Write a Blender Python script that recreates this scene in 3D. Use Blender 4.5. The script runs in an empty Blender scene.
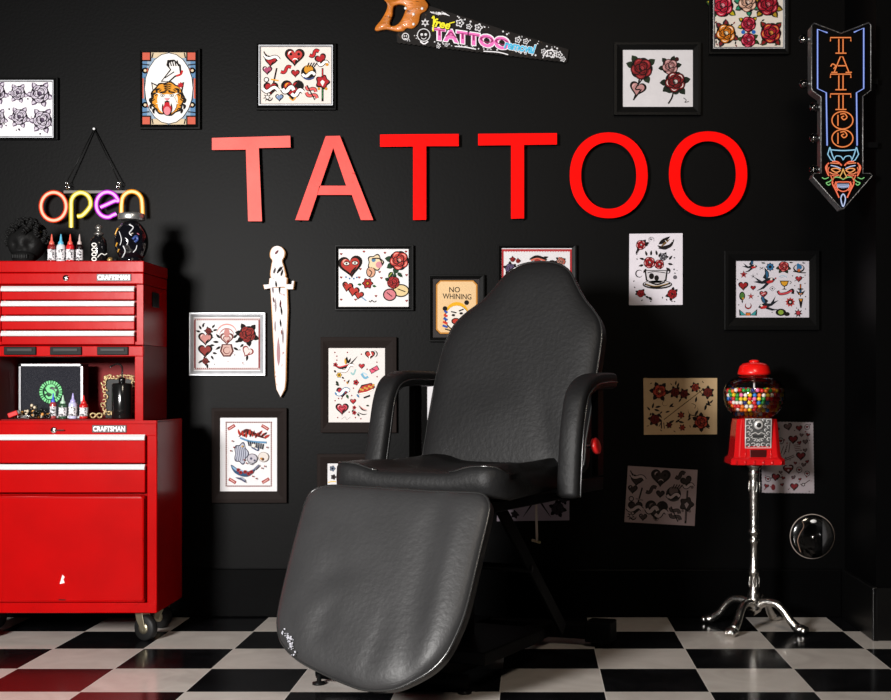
import bpy, bmesh, math, random
from mathutils import Vector, Matrix
random.seed(7)
C = bpy.context.scene.collection
PI = math.pi
# ---------------------------------------------------------------- camera, light, exposure
F, CX, CY, CAMY, CAMZ = 1288.0, 532.0, 384.0, -4.95, 0.895
cd = bpy.data.cameras.new('camera'); cam = bpy.data.objects.new('camera', cd); C.objects.link(cam)
cam.location = (0, CAMY, CAMZ); cam.rotation_euler = (PI/2, 0, 0)
cd.sensor_width = 36; cd.lens = F/891*36
cd.shift_x = -(CX-445.5)/891; cd.shift_y = (CY-350)/891
cd.clip_start = .05
bpy.context.scene.camera = cam
sc = bpy.context.scene
sc.view_settings.view_transform = 'Standard'; sc.view_settings.look = 'None'
sc.view_settings.gamma = 1; sc.view_settings.use_curve_mapping = False
sc.view_settings.exposure = 0.0
w = bpy.data.worlds.new('world'); sc.world = w; w.use_nodes = True
w.node_tree.nodes['Background'].inputs[0].default_value = (.9, .95, 1, 1)
w.node_tree.nodes['Background'].inputs[1].default_value = .004
def area(name, loc, aim, sx, sy, power, col, spread=180):
    l = bpy.data.lights.new(name, 'AREA'); l.shape = 'RECTANGLE'; l.size = sx; l.size_y = sy
    l.energy = power; l.color = col; l.spread = math.radians(spread)
    o = bpy.data.objects.new(name, l); C.objects.link(o); o.location = loc
    o.rotation_euler = (Vector(aim)-Vector(loc)).to_track_quat('-Z', 'Y').to_euler()
    return o
area('key_softbox', (-2.25, -5.0, 1.6), (-1.45, 0, 1.3), .7, .7, 275, (1, .975, .95), 150)
area('fill_softbox', (.5, -4.4, 3.3), (.75, -.2, .6), .8, .6, 13, (1, .86, .7), 100)

# ---------------------------------------------------------------- helpers
def W(px, py, d): return Vector(((px-CX)*d/F, d+CAMY, CAMZ-(py-CY)*d/F))
def ray(px, py): return Vector(((px-CX)/F, 1, (CY-py)/F))
CAM = Vector((0, CAMY, CAMZ))
def hexlin(h):
    h = h.lstrip('#'); v = [int(h[i:i+2], 16)/255 for i in (0, 2, 4)]
    return tuple(x/12.92 if x <= .04045 else ((x+.055)/1.055)**2.4 for x in v)+(1,)
MATS = {}
def mat(name, col, rough=.5, metal=0, bump=0, bscale=60, var=.12, vscale=12, spec=.5, coat=0, emit=None, estr=0, wear=None, stretch=(1, 1, 1)):
    if name in MATS: return MATS[name]
    m = bpy.data.materials.new(name); m.use_nodes = True; nt = m.node_tree; N = nt.nodes; L = nt.links
    b = N['Principled BSDF']; c = hexlin(col) if isinstance(col, str) else tuple(col)+(1,)
    tc = N.new('ShaderNodeTexCoord'); mp = N.new('ShaderNodeMapping'); L.new(tc.outputs['Object'], mp.inputs[0])
    mp.inputs['Scale'].default_value = stretch
    n = N.new('ShaderNodeTexNoise'); n.inputs['Scale'].default_value = vscale; n.inputs['Detail'].default_value = 5
    L.new(mp.outputs[0], n.inputs['Vector'])
    mx = N.new('ShaderNodeMix'); mx.data_type = 'RGBA'
    mx.inputs[6].default_value = tuple(x*(1-var) for x in c[:3])+(1,)
    mx.inputs[7].default_value = tuple(min(1, x*(1+var)) for x in c[:3])+(1,)
    L.new(n.outputs['Fac'], mx.inputs[0]); out = mx.outputs[2]
    if wear:
        wc, thr, ws = wear
        n2 = N.new('ShaderNodeTexNoise'); n2.inputs['Scale'].default_value = ws; n2.inputs['Detail'].default_value = 8; n2.inputs['Roughness'].default_value = .7
        L.new(mp.outputs[0], n2.inputs['Vector'])
        rp = N.new('ShaderNodeValToRGB'); rp.color_ramp.elements[0].position = thr; rp.color_ramp.elements[1].position = thr+.03
        L.new(n2.outputs['Fac'], rp.inputs[0])
        m2 = N.new('ShaderNodeMix'); m2.data_type = 'RGBA'; L.new(rp.outputs[0], m2.inputs[0]); L.new(out, m2.inputs[6])
        m2.inputs[7].default_value = hexlin(wc); out = m2.outputs[2]
    L.new(out, b.inputs['Base Color'])
    b.inputs['Roughness'].default_value = rough; b.inputs['Metallic'].default_value = metal
    b.inputs['Specular IOR Level'].default_value = spec; b.inputs['Coat Weight'].default_value = coat
    if emit:
        b.inputs['Emission Color'].default_value = hexlin(emit); b.inputs['Emission Strength'].default_value = estr
    if bump:
        n3 = N.new('ShaderNodeTexNoise'); n3.inputs['Scale'].default_value = bscale; n3.inputs['Detail'].default_value = 6
        L.new(mp.outputs[0], n3.inputs['Vector'])
        bp = N.new('ShaderNodeBump'); bp.inputs['Strength'].default_value = bump; bp.inputs['Distance'].default_value = .01
        L.new(n3.outputs['Fac'], bp.inputs['Height']); L.new(bp.outputs[0], b.inputs['Normal'])
    MATS[name] = m; return m
def ink(h, k=1): return mat('ink '+h, tuple(x*k for x in hexlin(h)[:3]) if k != 1 else h, rough=.7, var=.06, vscale=40, spec=.12)
def glassy(name, col=(1, 1, 1), lo=.06, hi=.75, rough=.02, ior=1.35):
    if name in MATS: return MATS[name]
    m = bpy.data.materials.new(name); m.use_nodes = True; nt = m.node_tree; N = nt.nodes; L = nt.links
    N.remove(N['Principled BSDF']); t = N.new('ShaderNodeBsdfTransparent'); g = N.new('ShaderNodeBsdfGlossy')
    t.inputs[0].default_value = tuple(col)+(1,); g.inputs['Roughness'].default_value = rough
    fr = N.new('ShaderNodeFresnel'); fr.inputs[0].default_value = ior
    n = N.new('ShaderNodeTexNoise'); n.inputs['Scale'].default_value = 30
    ma = N.new('ShaderNodeMath'); ma.operation = 'MULTIPLY_ADD'; ma.inputs[1].default_value = .04; L.new(n.outputs['Fac'], ma.inputs[0]); L.new(fr.outputs[0], ma.inputs[2])
    mx = N.new('ShaderNodeMixShader'); L.new(ma.outputs[0], mx.inputs[0]); L.new(t.outputs[0], mx.inputs[1]); L.new(g.outputs[0], mx.inputs[2])
    L.new(mx.outputs[0], N['Material Output'].inputs[0]); MATS[name] = m; return m
def neon_glass(name, col, s):          # tinted glow of a gas tube: half clear, half glowing
    if name in MATS: return MATS[name]
    m = bpy.data.materials.new(name); m.use_nodes = True; nt = m.node_tree; N = nt.nodes; L = nt.links
    N.remove(N['Principled BSDF']); t = N.new('ShaderNodeBsdfTransparent'); e = N.new('ShaderNodeEmission')
    n = N.new('ShaderNodeTexNoise'); n.inputs['Scale'].default_value = 25
    r = N.new('ShaderNodeMapRange'); r.inputs['To Min'].default_value = s*.85; r.inputs['To Max'].default_value = s*1.15
    L.new(n.outputs['Fac'], r.inputs[0]); L.new(r.outputs[0], e.inputs[1]); e.inputs[0].default_value = hexlin(col)
    mx = N.new('ShaderNodeMixShader'); mx.inputs[0].default_value = .6
    L.new(t.outputs[0], mx.inputs[1]); L.new(e.outputs[0], mx.inputs[2]); L.new(mx.outputs[0], N['Material Output'].inputs[0]); MATS[name] = m; return m

class MB:
    def __init__(s): s.v = []; s.f = []; s.m = []; s.sm = []; s.mats = []
    def mi(s, m):
        if m is None: return 0
        if m not in s.mats: s.mats.append(m)
        return s.mats.index(m)
    def add(s, vs, fs, m=None, smooth=False, M=None):
        o = len(s.v); k = s.mi(m)
        s.v += [(M @ Vector(p)) if M else Vector(p) for p in vs]
        for f in fs: s.f.append([i+o for i in f]); s.m.append(k); s.sm.append(smooth)
    def box(s, a, b, m=None, M=None):
        x0, y0, z0 = a; x1, y1, z1 = b
        vs = [(x, y, z) for x in (x0, x1) for y in (y0, y1) for z in (z0, z1)]
        s.add(vs, [(0, 1, 3, 2), (4, 6, 7, 5), (0, 4, 5, 1), (2, 3, 7, 6), (0, 2, 6, 4), (1, 5, 7, 3)], m, False, M); return s
    def prism(s, pts, y0, y1, m=None, M=None, caps=True):     # polygon in x,z extruded along y
        n = len(pts); vs = [(p[0], y0, p[1]) for p in pts]+[(p[0], y1, p[1]) for p in pts]
        fs = [(i, (i+1) % n, n+(i+1) % n, n+i) for i in range(n)]
        if caps: fs += [list(range(n))[::-1], list(range(n, 2*n))]
        s.add(vs, fs, m, False, M); return s
    def tube(s, pts, r, n=10, closed=False, m=None, M=None, flat=None):
        pts = [Vector(p) for p in pts]; N = len(pts); vs = []; fs = []
        rr = r if isinstance(r, (list, tuple)) else [r]*N
        up = None
        for i, p in enumerate(pts):
            a = pts[(i-1) % N] if (closed or i) else p; b = pts[(i+1) % N] if (closed or i < N-1) else p
            t = (b-a).normalized() if (b-a).length > 1e-9 else Vector((0, 0, 1))
            if up is None: up = Vector((0, 1, 0)) if abs(t.y) < .9 else Vector((1, 0, 0))
            q = t.cross(up).normalized(); u2 = q.cross(t).normalized(); up = u2
            for k in range(n):
                an = 2*PI*k/n; vs.append(p+q*math.cos(an)*rr[i]+u2*math.sin(an)*rr[i]*(flat or 1))
        for i in range(N if closed else N-1):
            for k in range(n):
                j = (i+1) % N; fs.append((i*n+k, i*n+(k+1) % n, j*n+(k+1) % n, j*n+k))
        if not closed: fs += [list(range(n))[::-1], list(range((N-1)*n, N*n))]
        s.add(vs, fs, m, True, M); return s
    def lathe(s, prof, c=(0, 0, 0), n=32, m=None, M=None, sx=1, sy=1):   # (r,z)
        vs = []; fs = []
        for r, z in prof:
            for k in range(n):
                a = 2*PI*(k+.5)/n; vs.append((c[0]+max(r, 1e-5)*sx*math.cos(a), c[1]+max(r, 1e-5)*sy*math.sin(a), c[2]+z))
        for i in range(len(prof)-1):
            for k in range(n): fs.append((i*n+k, i*n+(k+1) % n, (i+1)*n+(k+1) % n, (i+1)*n+k))
        fs += [list(range(n))[::-1], list(range((len(prof)-1)*n, len(prof)*n))]
        s.add(vs, fs, m, n > 10, M); return s
    def ball(s, c, r, n=10, m=None, M=None, fn=None):
        r3 = r if isinstance(r, (tuple, list)) else (r, r, r); vs = []; fs = []
        for i in range(n+1):
            for k in range(2*n):
                a = PI*i/n; b = PI*k/n
                d = Vector((math.sin(a)*math.cos(b), math.sin(a)*math.sin(b), math.cos(a))); q = fn(d) if fn else 1
                vs.append((c[0]+r3[0]*d.x*q, c[1]+r3[1]*d.y*q, c[2]+r3[2]*d.z*q))
        for i in range(n):
            for k in range(2*n): fs.append((i*2*n+k, i*2*n+(k+1) % (2*n), (i+1)*2*n+(k+1) % (2*n), (i+1)*2*n+k))
        s.add(vs, fs, m, True, M); return s
    def build(s, name, m=None, parent=None, bevel=0, seg=2, sub=0, fix=True):
        me = bpy.data.meshes.new(name); me.from_pydata([tuple(v) for v in s.v], [], s.f)
        ms = s.mats or [m]
        for x in ms: me.materials.append(x)
        me.polygons.foreach_set('material_index', s.m); me.polygons.foreach_set('use_smooth', s.sm)
        if fix:
            bm = bmesh.new(); bm.from_mesh(me); bmesh.ops.remove_doubles(bm, verts=bm.verts, dist=1e-6)
            bmesh.ops.recalc_face_normals(bm, faces=bm.faces); bm.to_mesh(me); bm.free()
        me.update()
        o = bpy.data.objects.new(name, me); C.objects.link(o)
        if parent: o.parent = parent
        if bevel:
            b = o.modifiers.new('bevel', 'BEVEL'); b.width = bevel; b.segments = seg; b.limit_method = 'ANGLE'; b.angle_limit = math.radians(40)
            b.harden_normals = False
        if sub:
            q = o.modifiers.new('sub', 'SUBSURF'); q.levels = sub; q.render_levels = sub
        return o
def box(name, a, b, m, parent=None, bevel=.002, **k): return MB().box(a, b).build(name, m, parent, bevel, **k)
def tag(o, label, cat, group=None):
    o['label'] = label; o['category'] = cat
    if group: o['group'] = group
    return o
def thing(name, label, cat, loc=(0, 0, 0), rz=0, group=None):
    o = bpy.data.objects.new(name, None); C.objects.link(o); o.location = loc; o.rotation_euler = (0, 0, rz)
    o.empty_display_size = .05
    return tag(o, label, cat, group)
def struct(o): o['kind'] = 'structure'; return o
def smooth(pts, k=6, closed=True):
    n = len(pts); out = []
    rng = range(n) if closed else range(n-1)
    g = (lambda i: Vector(pts[i % n])) if closed else (lambda i: Vector(pts[max(0, min(n-1, i))]))
    for i in rng:
        a, b, c, d = g(i-1), g(i), g(i+1), g(i+2)
        for j in range(k):
            t = j/k
            out.append(.5*((2*b)+(c-a)*t+(2*a-5*b+4*c-d)*t*t+(3*b-a-3*c+d)*t**3))
    if not closed: out.append(Vector(pts[-1]))
    return out
def resample(pts, n):
    P = [Vector(p) for p in pts]; P.append(P[0]); L = [0]
    for i in range(1, len(P)): L.append(L[-1]+(P[i]-P[i-1]).length)
    out = []; j = 0
    for k in range(n):
        s = L[-1]*k/n
        while L[j+1] < s: j += 1
        out.append(P[j].lerp(P[j+1], (s-L[j])/max(1e-9, L[j+1]-L[j])))
    return out

# ---------------------------------------------------------------- materials
def wall_mat(name, base, spec, rough):
    m = mat(name, base, rough=rough, bump=.04, bscale=90, var=.25, vscale=3, spec=spec); return m
M_wall = wall_mat('black wall paint', (.0006, .0006, .0007), .066, .47)
M_base = mat('black baseboard paint', (.0015, .0015, .0016), rough=.4, bump=.05, spec=.02)
M_frame = mat('black frame lacquer', (.003, .003, .003), rough=.35, bump=.03, spec=.06)
M_brownframe = mat('dark brown frame wood', (.012, .008, .007), rough=.55, spec=.05, bump=.1, bscale=90, stretch=(1, 1, 6))
M_silver = mat('silver frame leaf', (.40, .41, .43), rough=.4, metal=.6, var=.3, vscale=40)
M_chrome = mat('polished chrome', (.75, .74, .72), rough=.16, metal=1, var=.08, bump=.02)
M_cast = mat('cast metal', (.60, .58, .55), rough=.24, metal=1, var=.3, vscale=60, bump=.15, bscale=120)
M_alu = mat('aluminium pull strip', (.88, .89, .90), rough=.33, metal=.4, var=.1, stretch=(.3, 1, 8))
M_red = mat('red enamel', (.34, .0010, .0012), rough=.24, var=.2, vscale=7, bump=.03, bscale=20, spec=.07, wear=('c89890', .715, 13))
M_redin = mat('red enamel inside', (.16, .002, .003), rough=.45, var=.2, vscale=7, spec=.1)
M_letter = mat('red letter paint', (.95, .003, .002), rough=.4, var=.1, vscale=14, bump=.06, bscale=40, spec=.025, wear=('e05545', .70, 14))
M_palered = mat('pale red letter paint', (.93, .12, .10), rough=.45, var=.22, vscale=10, bump=.06, bscale=40, spec=.1, wear=('c03a30', .66, 16))  # first T: paler red than the four plain red letters
M_palered2 = mat('slightly pale red letter paint', (.93, .085, .07), rough=.45, var=.25, vscale=10, bump=.06, bscale=40, spec=.1, wear=('b82e28', .64, 16))  # letter A: a little less pale than the first T
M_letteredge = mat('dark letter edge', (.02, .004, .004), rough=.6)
M_black = mat('black plastic', (.006, .006, .006), rough=.38, var=.2, spec=.15)
M_steelblk = mat('black powder coated steel', (.002, .002, .0022), rough=.4, var=.2, bump=.03, spec=.05)
M_rubber = mat('black rubber tyre', (.008, .008, .008), rough=.55, spec=.3)
M_matteblk = mat('matte black resin', (.006, .006, .006), rough=.5, bump=.2, bscale=80, spec=.10)
M_white = mat('white plastic', (.75, .75, .75), rough=.4)
M_gummed = mat('red cast body paint', (.58, .006, .008), rough=.22, coat=.4, var=.08)

def floor_material():
    m = bpy.data.materials.new('checker floor tiles'); m.use_nodes = True; nt = m.node_tree; N = nt.nodes; L = nt.links; b = N['Principled BSDF']
    tc = N.new('ShaderNodeTexCoord'); sp = N.new('ShaderNodeSeparateXYZ'); L.new(tc.outputs['Object'], sp.inputs[0])
    def M(op, a, b_=None, c=None):
        q = N.new('ShaderNodeMath'); q.operation = op
        for i, x in enumerate((a, b_, c)):
            if x is None: continue
            if isinstance(x, (int, float)): q.inputs[i].default_value = x
            else: L.new(x, q.inputs[i])
        return q.outputs[0]
    T = .3048
    cx = M('MULTIPLY_ADD', sp.outputs[0], 1/T, 4.306+100); cy = M('MULTIPLY_ADD', sp.outputs[1], 1/T, .292/T+100)
    par = M('MODULO', M('ADD', M('FLOOR', cx), M('FLOOR', cy)), 2)      # 1 = pale tile
    fx = M('ABSOLUTE', M('SUBTRACT', M('FRACT', cx), .5)); fy = M('ABSOLUTE', M('SUBTRACT', M('FRACT', cy), .5))
    grout = M('GREATER_THAN', M('MAXIMUM', fx, fy), .4945)
    n = N.new('ShaderNodeTexNoise'); n.inputs['Scale'].default_value = 5; n.inputs['Detail'].default_value = 9; n.inputs['Distortion'].default_value = 1.6
    L.new(tc.outputs['Object'], n.inputs['Vector'])
    def ramp(c0, c1, p0=.3, p1=.7):
        r = N.new('ShaderNodeValToRGB'); r.color_ramp.elements[0].position = p0; r.color_ramp.elements[1].position = p1
        r.color_ramp.elements[0].color = c0+(1,); r.color_ramp.elements[1].color = c1+(1,); return r
    rw = ramp((.50, .455, .415), (.61, .565, .52)); L.new(n.outputs['Fac'], rw.inputs[0])
    rb = ramp((.003, .003, .0035), (.007, .007, .008)); L.new(n.outputs['Fac'], rb.inputs[0])
    n2 = N.new('ShaderNodeTexNoise'); n2.inputs['Scale'].default_value = 55; n2.inputs['Detail'].default_value = 2; L.new(tc.outputs['Object'], n2.inputs['Vector'])
    sp2 = ramp((0, 0, 0), (1, 1, 1), .765, .79); L.new(n2.outputs['Fac'], sp2.inputs[0])
    def mix(f, a, c):
        q = N.new('ShaderNodeMix'); q.data_type = 'RGBA'
        for i, x in ((0, f), (6, a), (7, c)):
            if isinstance(x, tuple): q.inputs[i].default_value = x+(1,)
            else: L.new(x, q.inputs[i])
        return q.outputs[2]
    rb2 = mix(sp2.outputs[0], rb.outputs[0], (.18, .17, .16))
    c = mix(par, rb2, rw.outputs[0]); c = mix(grout, c, (.66, .62, .57)); L.new(c, b.inputs['Base Color'])
    b.inputs['Roughness'].default_value = .17; b.inputs['Specular IOR Level'].default_value = .14
    bp = N.new('ShaderNodeBump'); bp.inputs['Strength'].default_value = .3; bp.inputs['Distance'].default_value = .001; bp.invert = True
    L.new(grout, bp.inputs['Height']); L.new(bp.outputs[0], b.inputs['Normal'])
    return m

# ---------------------------------------------------------------- setting
fm = floor_material()
struct(box('floor', (-3.6, -6.2, -.05), (3.2, .1, 0), fm, bevel=0))
struct(box('wall_back', (-3.6, 0, 0), (3.2, .12, 3.2), M_wall, bevel=0))
PD = 4.50; PX = (876-CX)*PD/F
struct(box('wall_right', (PX, PD+CAMY, 0), (3.2, 0, 3.2), M_wall, bevel=0))
def baseb(name, a, b): return struct(box(name, a, b, M_base, bevel=.006))
baseb('baseboard_back', (-3.6, -.016, 0), (PX-.014, 0, .186))
bb = MB().box((PX-.016, PD+CAMY-.016, 0), (PX, -.016, .186)).box((PX, PD+CAMY-.016, 0), (3.2, PD+CAMY, .186))
struct(bb.build('baseboard_right', mat('satin black baseboard', (.0015, .0015, .0015), rough=.35, spec=.3), bevel=.004))

# ---------------------------------------------------------------- flat artwork helper
def DK(h):      # printed inks are a little darker than their flat colour names
    v = [int(h[i:i+2], 16) for i in (0, 2, 4)]
    return ''.join('%02x' % int(x*.9) for x in v)
class Art:
    """printed motifs laid on a sheet; coordinates in a tracing frame (ox,oy,scale over the photo's wall plane)"""
    def __init__(s, ox, oy, k, Y): s.o = (ox, oy); s.k = k; s.Y = Y; s.mb = MB(); s.l = 0; s.d = Y-CAMY
    def P(s, x, y):
        p = W(s.o[0]+x/s.k, s.o[1]+y/s.k, s.d); return (p.x, p.z)
    def poly(s, pts, col):
        if len(col) == 6: col = DK(col)
        s.l += 1; y = s.Y-.00018*s.l
        s.mb.add([(q[0], y, q[1]) for q in (s.P(*p) for p in pts)], [list(range(len(pts)))], ink(col))
    def new(s): s.l = 1
    def blob(s, cx, cy, r, col, n=7, amp=.08, rot=0, ry=None, N=42):
        ry = ry or r
        s.poly([(cx+r*(1+amp*math.cos(n*t+rot))*math.cos(t), cy+ry*(1+amp*math.cos(n*t+rot))*math.sin(t)) for t in (2*PI*i/N for i in range(N))], col)
    def disc(s, cx, cy, r, col, ry=None): s.blob(cx, cy, r, col, amp=0, ry=ry, N=20)
    def stroke(s, pts, w, col, sm=True, taper=False):
        if sm and len(pts) > 2: pts = smooth([Vector(p) for p in pts], 5, False)
        pts = [Vector(p) for p in pts]; n = len(pts); L = []; R = []
        for i, p in enumerate(pts):
            t = (pts[min(n-1, i+1)]-pts[max(0, i-1)]).normalized(); q = Vector((-t.y, t.x))
            ww = w/2*(max(.12, math.sin(PI*(i+.5)/n)) if taper else 1); L.append(p+q*ww); R.append(p-q*ww)
        s.l += 1; y = s.Y-.00018*s.l; vs = []
        for a, b in zip(L, R):
            for q in (a, b): c = s.P(*q); vs.append((c[0], y, c[1]))
        s.mb.add(vs, [(2*i, 2*i+1, 2*i+3, 2*i+2) for i in range(n-1)], ink(col))
    def arc(s, cx, cy, r, a0, a1, w, col, ry=None):
        ry = ry or r
        s.stroke([(cx+r*math.cos(a0+(a1-a0)*i/10), cy+ry*math.sin(a0+(a1-a0)*i/10)) for i in range(11)], w, col, False, True)
    def leaf(s, cx, cy, a, L, wd, col, line=None):
        c, n = math.cos(a), math.sin(a); pts = []
        for t in [i/8 for i in range(9)]: pts.append((t*L, math.sin(PI*t**.8)*wd/2))
        for t in [i/8 for i in range(7, 0, -1)]: pts.append((t*L, -math.sin(PI*t**.8)*wd/2))
        s.poly([(cx+x*c-y*n, cy+x*n+y*c) for x, y in pts], col)
        if line: s.stroke([(cx+.1*L*c, cy+.1*L*n), (cx+.85*L*c, cy+.85*L*n)], wd*.14, line, False)
    def rose(s, cx, cy, r, col, angs=(.4, 1.6, 2.7, 4.0, 5.2), leaf='1d2018', in_='151010', hi=None, lf2=None):
        s.new(); r *= 1.13
        for a in angs:
            x, y = cx+r*.7*math.cos(a), cy+r*.7*math.sin(a)
            s.leaf(x, y, a, r*.78, r*.62, leaf)
            if lf2: s.leaf(x+.1*r*math.cos(a), y+.1*r*math.sin(a), a+.12, r*.58, r*.3, lf2)
        s.blob(cx, cy, r*.96, in_, 5, .05)
        for k in range(5):
            t = k*2*PI/5+.5; x, y = cx+.48*r*math.cos(t), cy+.48*r*math.sin(t)
            s.disc(x, y, r*.52, in_); s.disc(x, y, r*.44, col); s.arc(x, y, r*.30, t-1.0, t+.9, r*.09, hi or in_)
        for k in range(3):
            t = k*2*PI/3+1.1; x, y = cx+.24*r*math.cos(t), cy+.24*r*math.sin(t)
            s.disc(x, y, r*.40, in_); s.disc(x, y, r*.31, col); s.arc(x, y, r*.2, t-1.1, t+.8, r*.08, in_)
        s.disc(cx, cy, r*.26, in_); s.disc(cx+.03*r, cy-.02*r, r*.18, hi or col); s.arc(cx, cy, r*.1, .3, 4.9, r*.09, in_)
    def heartpts(s, cx, cy, r, rot=0):
        o = []
        for i in range(36):
            t = 2*PI*i/36; x = 16*math.sin(t)**3/16; y = -(13*math.cos(t)-5*math.cos(2*t)-2*math.cos(3*t)-math.cos(4*t))/16
            o.append((cx+r*(x*math.cos(rot)-y*math.sin(rot)), cy+r*(x*math.sin(rot)+y*math.cos(rot))))
        return o
    def heart(s, cx, cy, r, col='b4202a', rot=0, out='17110f', hi=None, new=True):
        if new: s.new()
        s.poly(s.heartpts(cx, cy, r*1.12, rot), out); s.poly(s.heartpts(cx, cy, r*.84, rot), col); s.stroke([(cx+.55*r, cy+.1*r), (cx+.2*r, cy+.5*r), (cx, cy+.75*r)], r*.2, out, taper=True)
        if hi: s.arc(cx-.38*r, cy-.25*r, r*.28, 2.8, 4.8, r*.14, hi)
    def banner(s, x0, y0, x1, y1, w, col='f2ece4', out='17110f', wave=.35, new=False):
        if new: s.new()
        dx, dy = x1-x0, y1-y0; L = math.hypot(dx, dy); q = (-dy/L, dx/L)
        pts = [(x0+dx*t+q[0]*w*wave*2*math.sin(2*PI*t), y0+dy*t+q[1]*w*wave*2*math.sin(2*PI*t)) for t in (i/5 for i in range(6))]
        s.stroke(pts, w*1.35, out); s.stroke(pts, w*.85, col)
    def swallow(s, cx, cy, r, rot=0, flip=1, body='1a1d24', blue='2c5f86', red='c02a2c'):
        s.new(); c, n = math.cos(rot), math.sin(rot)
        T = lambda x, y: (cx+r*(x*flip*c-y*n), cy+r*(x*flip*n+y*c))
        s.poly([T(-.1, 0), T(.15, -.35), T(.1, -.75), T(-.35, -1.2), T(-.25, -.6), T(-.45, -.2)], body)
        s.poly([T(-.05, -.1), T(.08, -.4), T(.0, -.75), T(-.2, -.9), T(-.15, -.45)], blue)
        s.poly([T(-.15, .1), T(-.5, .15), T(-1.3, -.25), T(-.9, .15), T(-1.35, .25), T(-.55, .4), T(-.1, .35)], body)
        s.poly([T(-.1, .3), T(-.5, .75), T(-1.0, 1.1), T(-.3, .85), T(.15, .4)], body)
        s.poly([T(-.5, .15), T(0, -.18), T(.45, -.25), T(.75, -.1), T(.55, .2), T(.1, .38), T(-.35, .35)], body)
        s.poly([T(-.1, .2), T(.3, -.05), T(.6, .02), T(.45, .25), T(.1, .34)], red)
        s.poly([T(.3, -.2), T(.5, -.22), T(.45, .0), T(.25, .02)], 'efe8e0')
    def star(s, cx, cy, r, col, n=5, inn=.42, rot=-PI/2, new=True):
        if new: s.new()
        s.poly([(cx+(r if i % 2 == 0 else r*inn)*math.cos(rot+PI*i/n), cy+(r if i % 2 == 0 else r*inn)*math.sin(rot+PI*i/n)) for i in range(2*n)], col)
    def flower(s, cx, cy, r, col, cen='17110f', n=8, out='17110f'):
        s.new(); s.blob(cx, cy, r*1.05, out, n, .15); s.blob(cx, cy, r*.85, col, n, .15); s.disc(cx, cy, r*.42, out); s.disc(cx, cy, r*.25, cen)
    def dagger(s, cx, cy, L, rot=PI/2, blade='c8c2ba', grip='c8862a', out='17110f'):
        s.new(); c, n = math.cos(rot), math.sin(rot); T = lambda x, y: (cx+L*(x*c-y*n), cy+L*(x*n+y*c))
        s.poly([T(-.5, -.07), T(-.15, -.07), T(-.15, -.22), T(-.05, -.22), T(-.05, -.1), T(.35, -.07), T(.55, 0), T(.35, .07), T(-.05, .1), T(-.05, .22), T(-.15, .22), T(-.15, .07), T(-.5, .07)], out)
        s.poly([T(-.45, -.035), T(-.17, -.035), T(-.17, .035), T(-.45, .035)], grip); s.poly([T(-.03, -.05), T(.35, -.035), T(.48, 0), T(-.03, 0)], blade)
    def skull(s, cx, cy, r, bone='e6e0d8', out='1a1614'):
        s.new(); s.disc(cx, cy-.1*r, r*1.05, out); s.disc(cx, cy-.1*r, r*.92, bone)
        s.poly([(cx-.55*r, cy+.4*r), (cx+.55*r, cy+.4*r), (cx+.45*r, cy+1.15*r), (cx-.45*r, cy+1.15*r)], out)
        s.poly([(cx-.45*r, cy+.4*r), (cx+.45*r, cy+.4*r), (cx+.36*r, cy+1.05*r), (cx-.36*r, cy+1.05*r)], bone)
        for q in (-1, 1): s.disc(cx+q*.4*r, cy, r*.27, out)
        s.poly([(cx, cy+.2*r), (cx+.13*r, cy+.5*r), (cx-.13*r, cy+.5*r)], out)
        for k in range(-2, 3): s.stroke([(cx+k*.16*r, cy+.7*r), (cx+k*.16*r, cy+1.0*r)], .06*r, out, False)
    def eye(s, cx, cy, r):
        s.disc(cx, cy, r, '17110f', r*.7); s.disc(cx, cy, r*.8, 'f4efe8', r*.45); s.disc(cx, cy, r*.3, '17110f')
    def scatter(s, x0, y0, x1, y1, n, r, cols, seed=1):
        rr = random.Random(seed); s.new()
        for i in range(n):
            s.l = 1; s.disc(rr.uniform(x0, x1), rr.uniform(y0, y1), r*rr.uniform(.6, 1.2), rr.choice(cols))
    def quad(s, x0, y0, x1, y1, col): s.poly([(x0, y0), (x1, y0), (x1, y1), (x0, y1)], col)
    def border(s, x0, y0, x1, y1, w, col):
        s.quad(x0, y0, x1, y0+w, col); s.l -= 1; s.quad(x0, y1-w, x1, y1, col); s.l -= 1; s.quad(x0, y0+w, x0+w, y1-w, col); s.l -= 1; s.quad(x1-w, y0+w, x1, y1-w, col)

def text_polys(txt, shear=0, bold=0):
    cu = bpy.data.curves.new('lettering', 'FONT'); cu.body = txt; cu.size = 1; cu.shear = shear; cu.offset = bold; cu.resolution_u = 4
    o = bpy.data.objects.new('lettering', cu); me = o.to_mesh()
    vs = [tuple(v.co) for v in me.vertices]; fs = [tuple(p.vertices) for p in me.polygons]; o.to_mesh_clear()
    bpy.data.objects.remove(o); bpy.data.curves.remove(cu)
    if not vs: return [], []
    x0 = min(v[0] for v in vs); x1 = max(v[0] for v in vs); y0 = min(v[1] for v in vs); y1 = max(v[1] for v in vs)
    return [((v[0]-x0)/(x1-x0), (v[1]-y0)/(y1-y0)) for v in vs], fs
def art_text(A, txt, x0, y0, x1, y1, col, shear=0, bold=0, slope=0):   # box in tracing coordinates (y down); slope = drop over width
    vs, fs = text_polys(txt, shear, bold); A.l += 1; y = A.Y-.00018*A.l; out = []
    for u, v in vs:
        q = A.P(x0+(x1-x0)*u, y1+(y0-y1)*v+slope*u); out.append((q[0], y, q[1]))
    A.mb.add(out, fs, ink(col))
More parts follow.
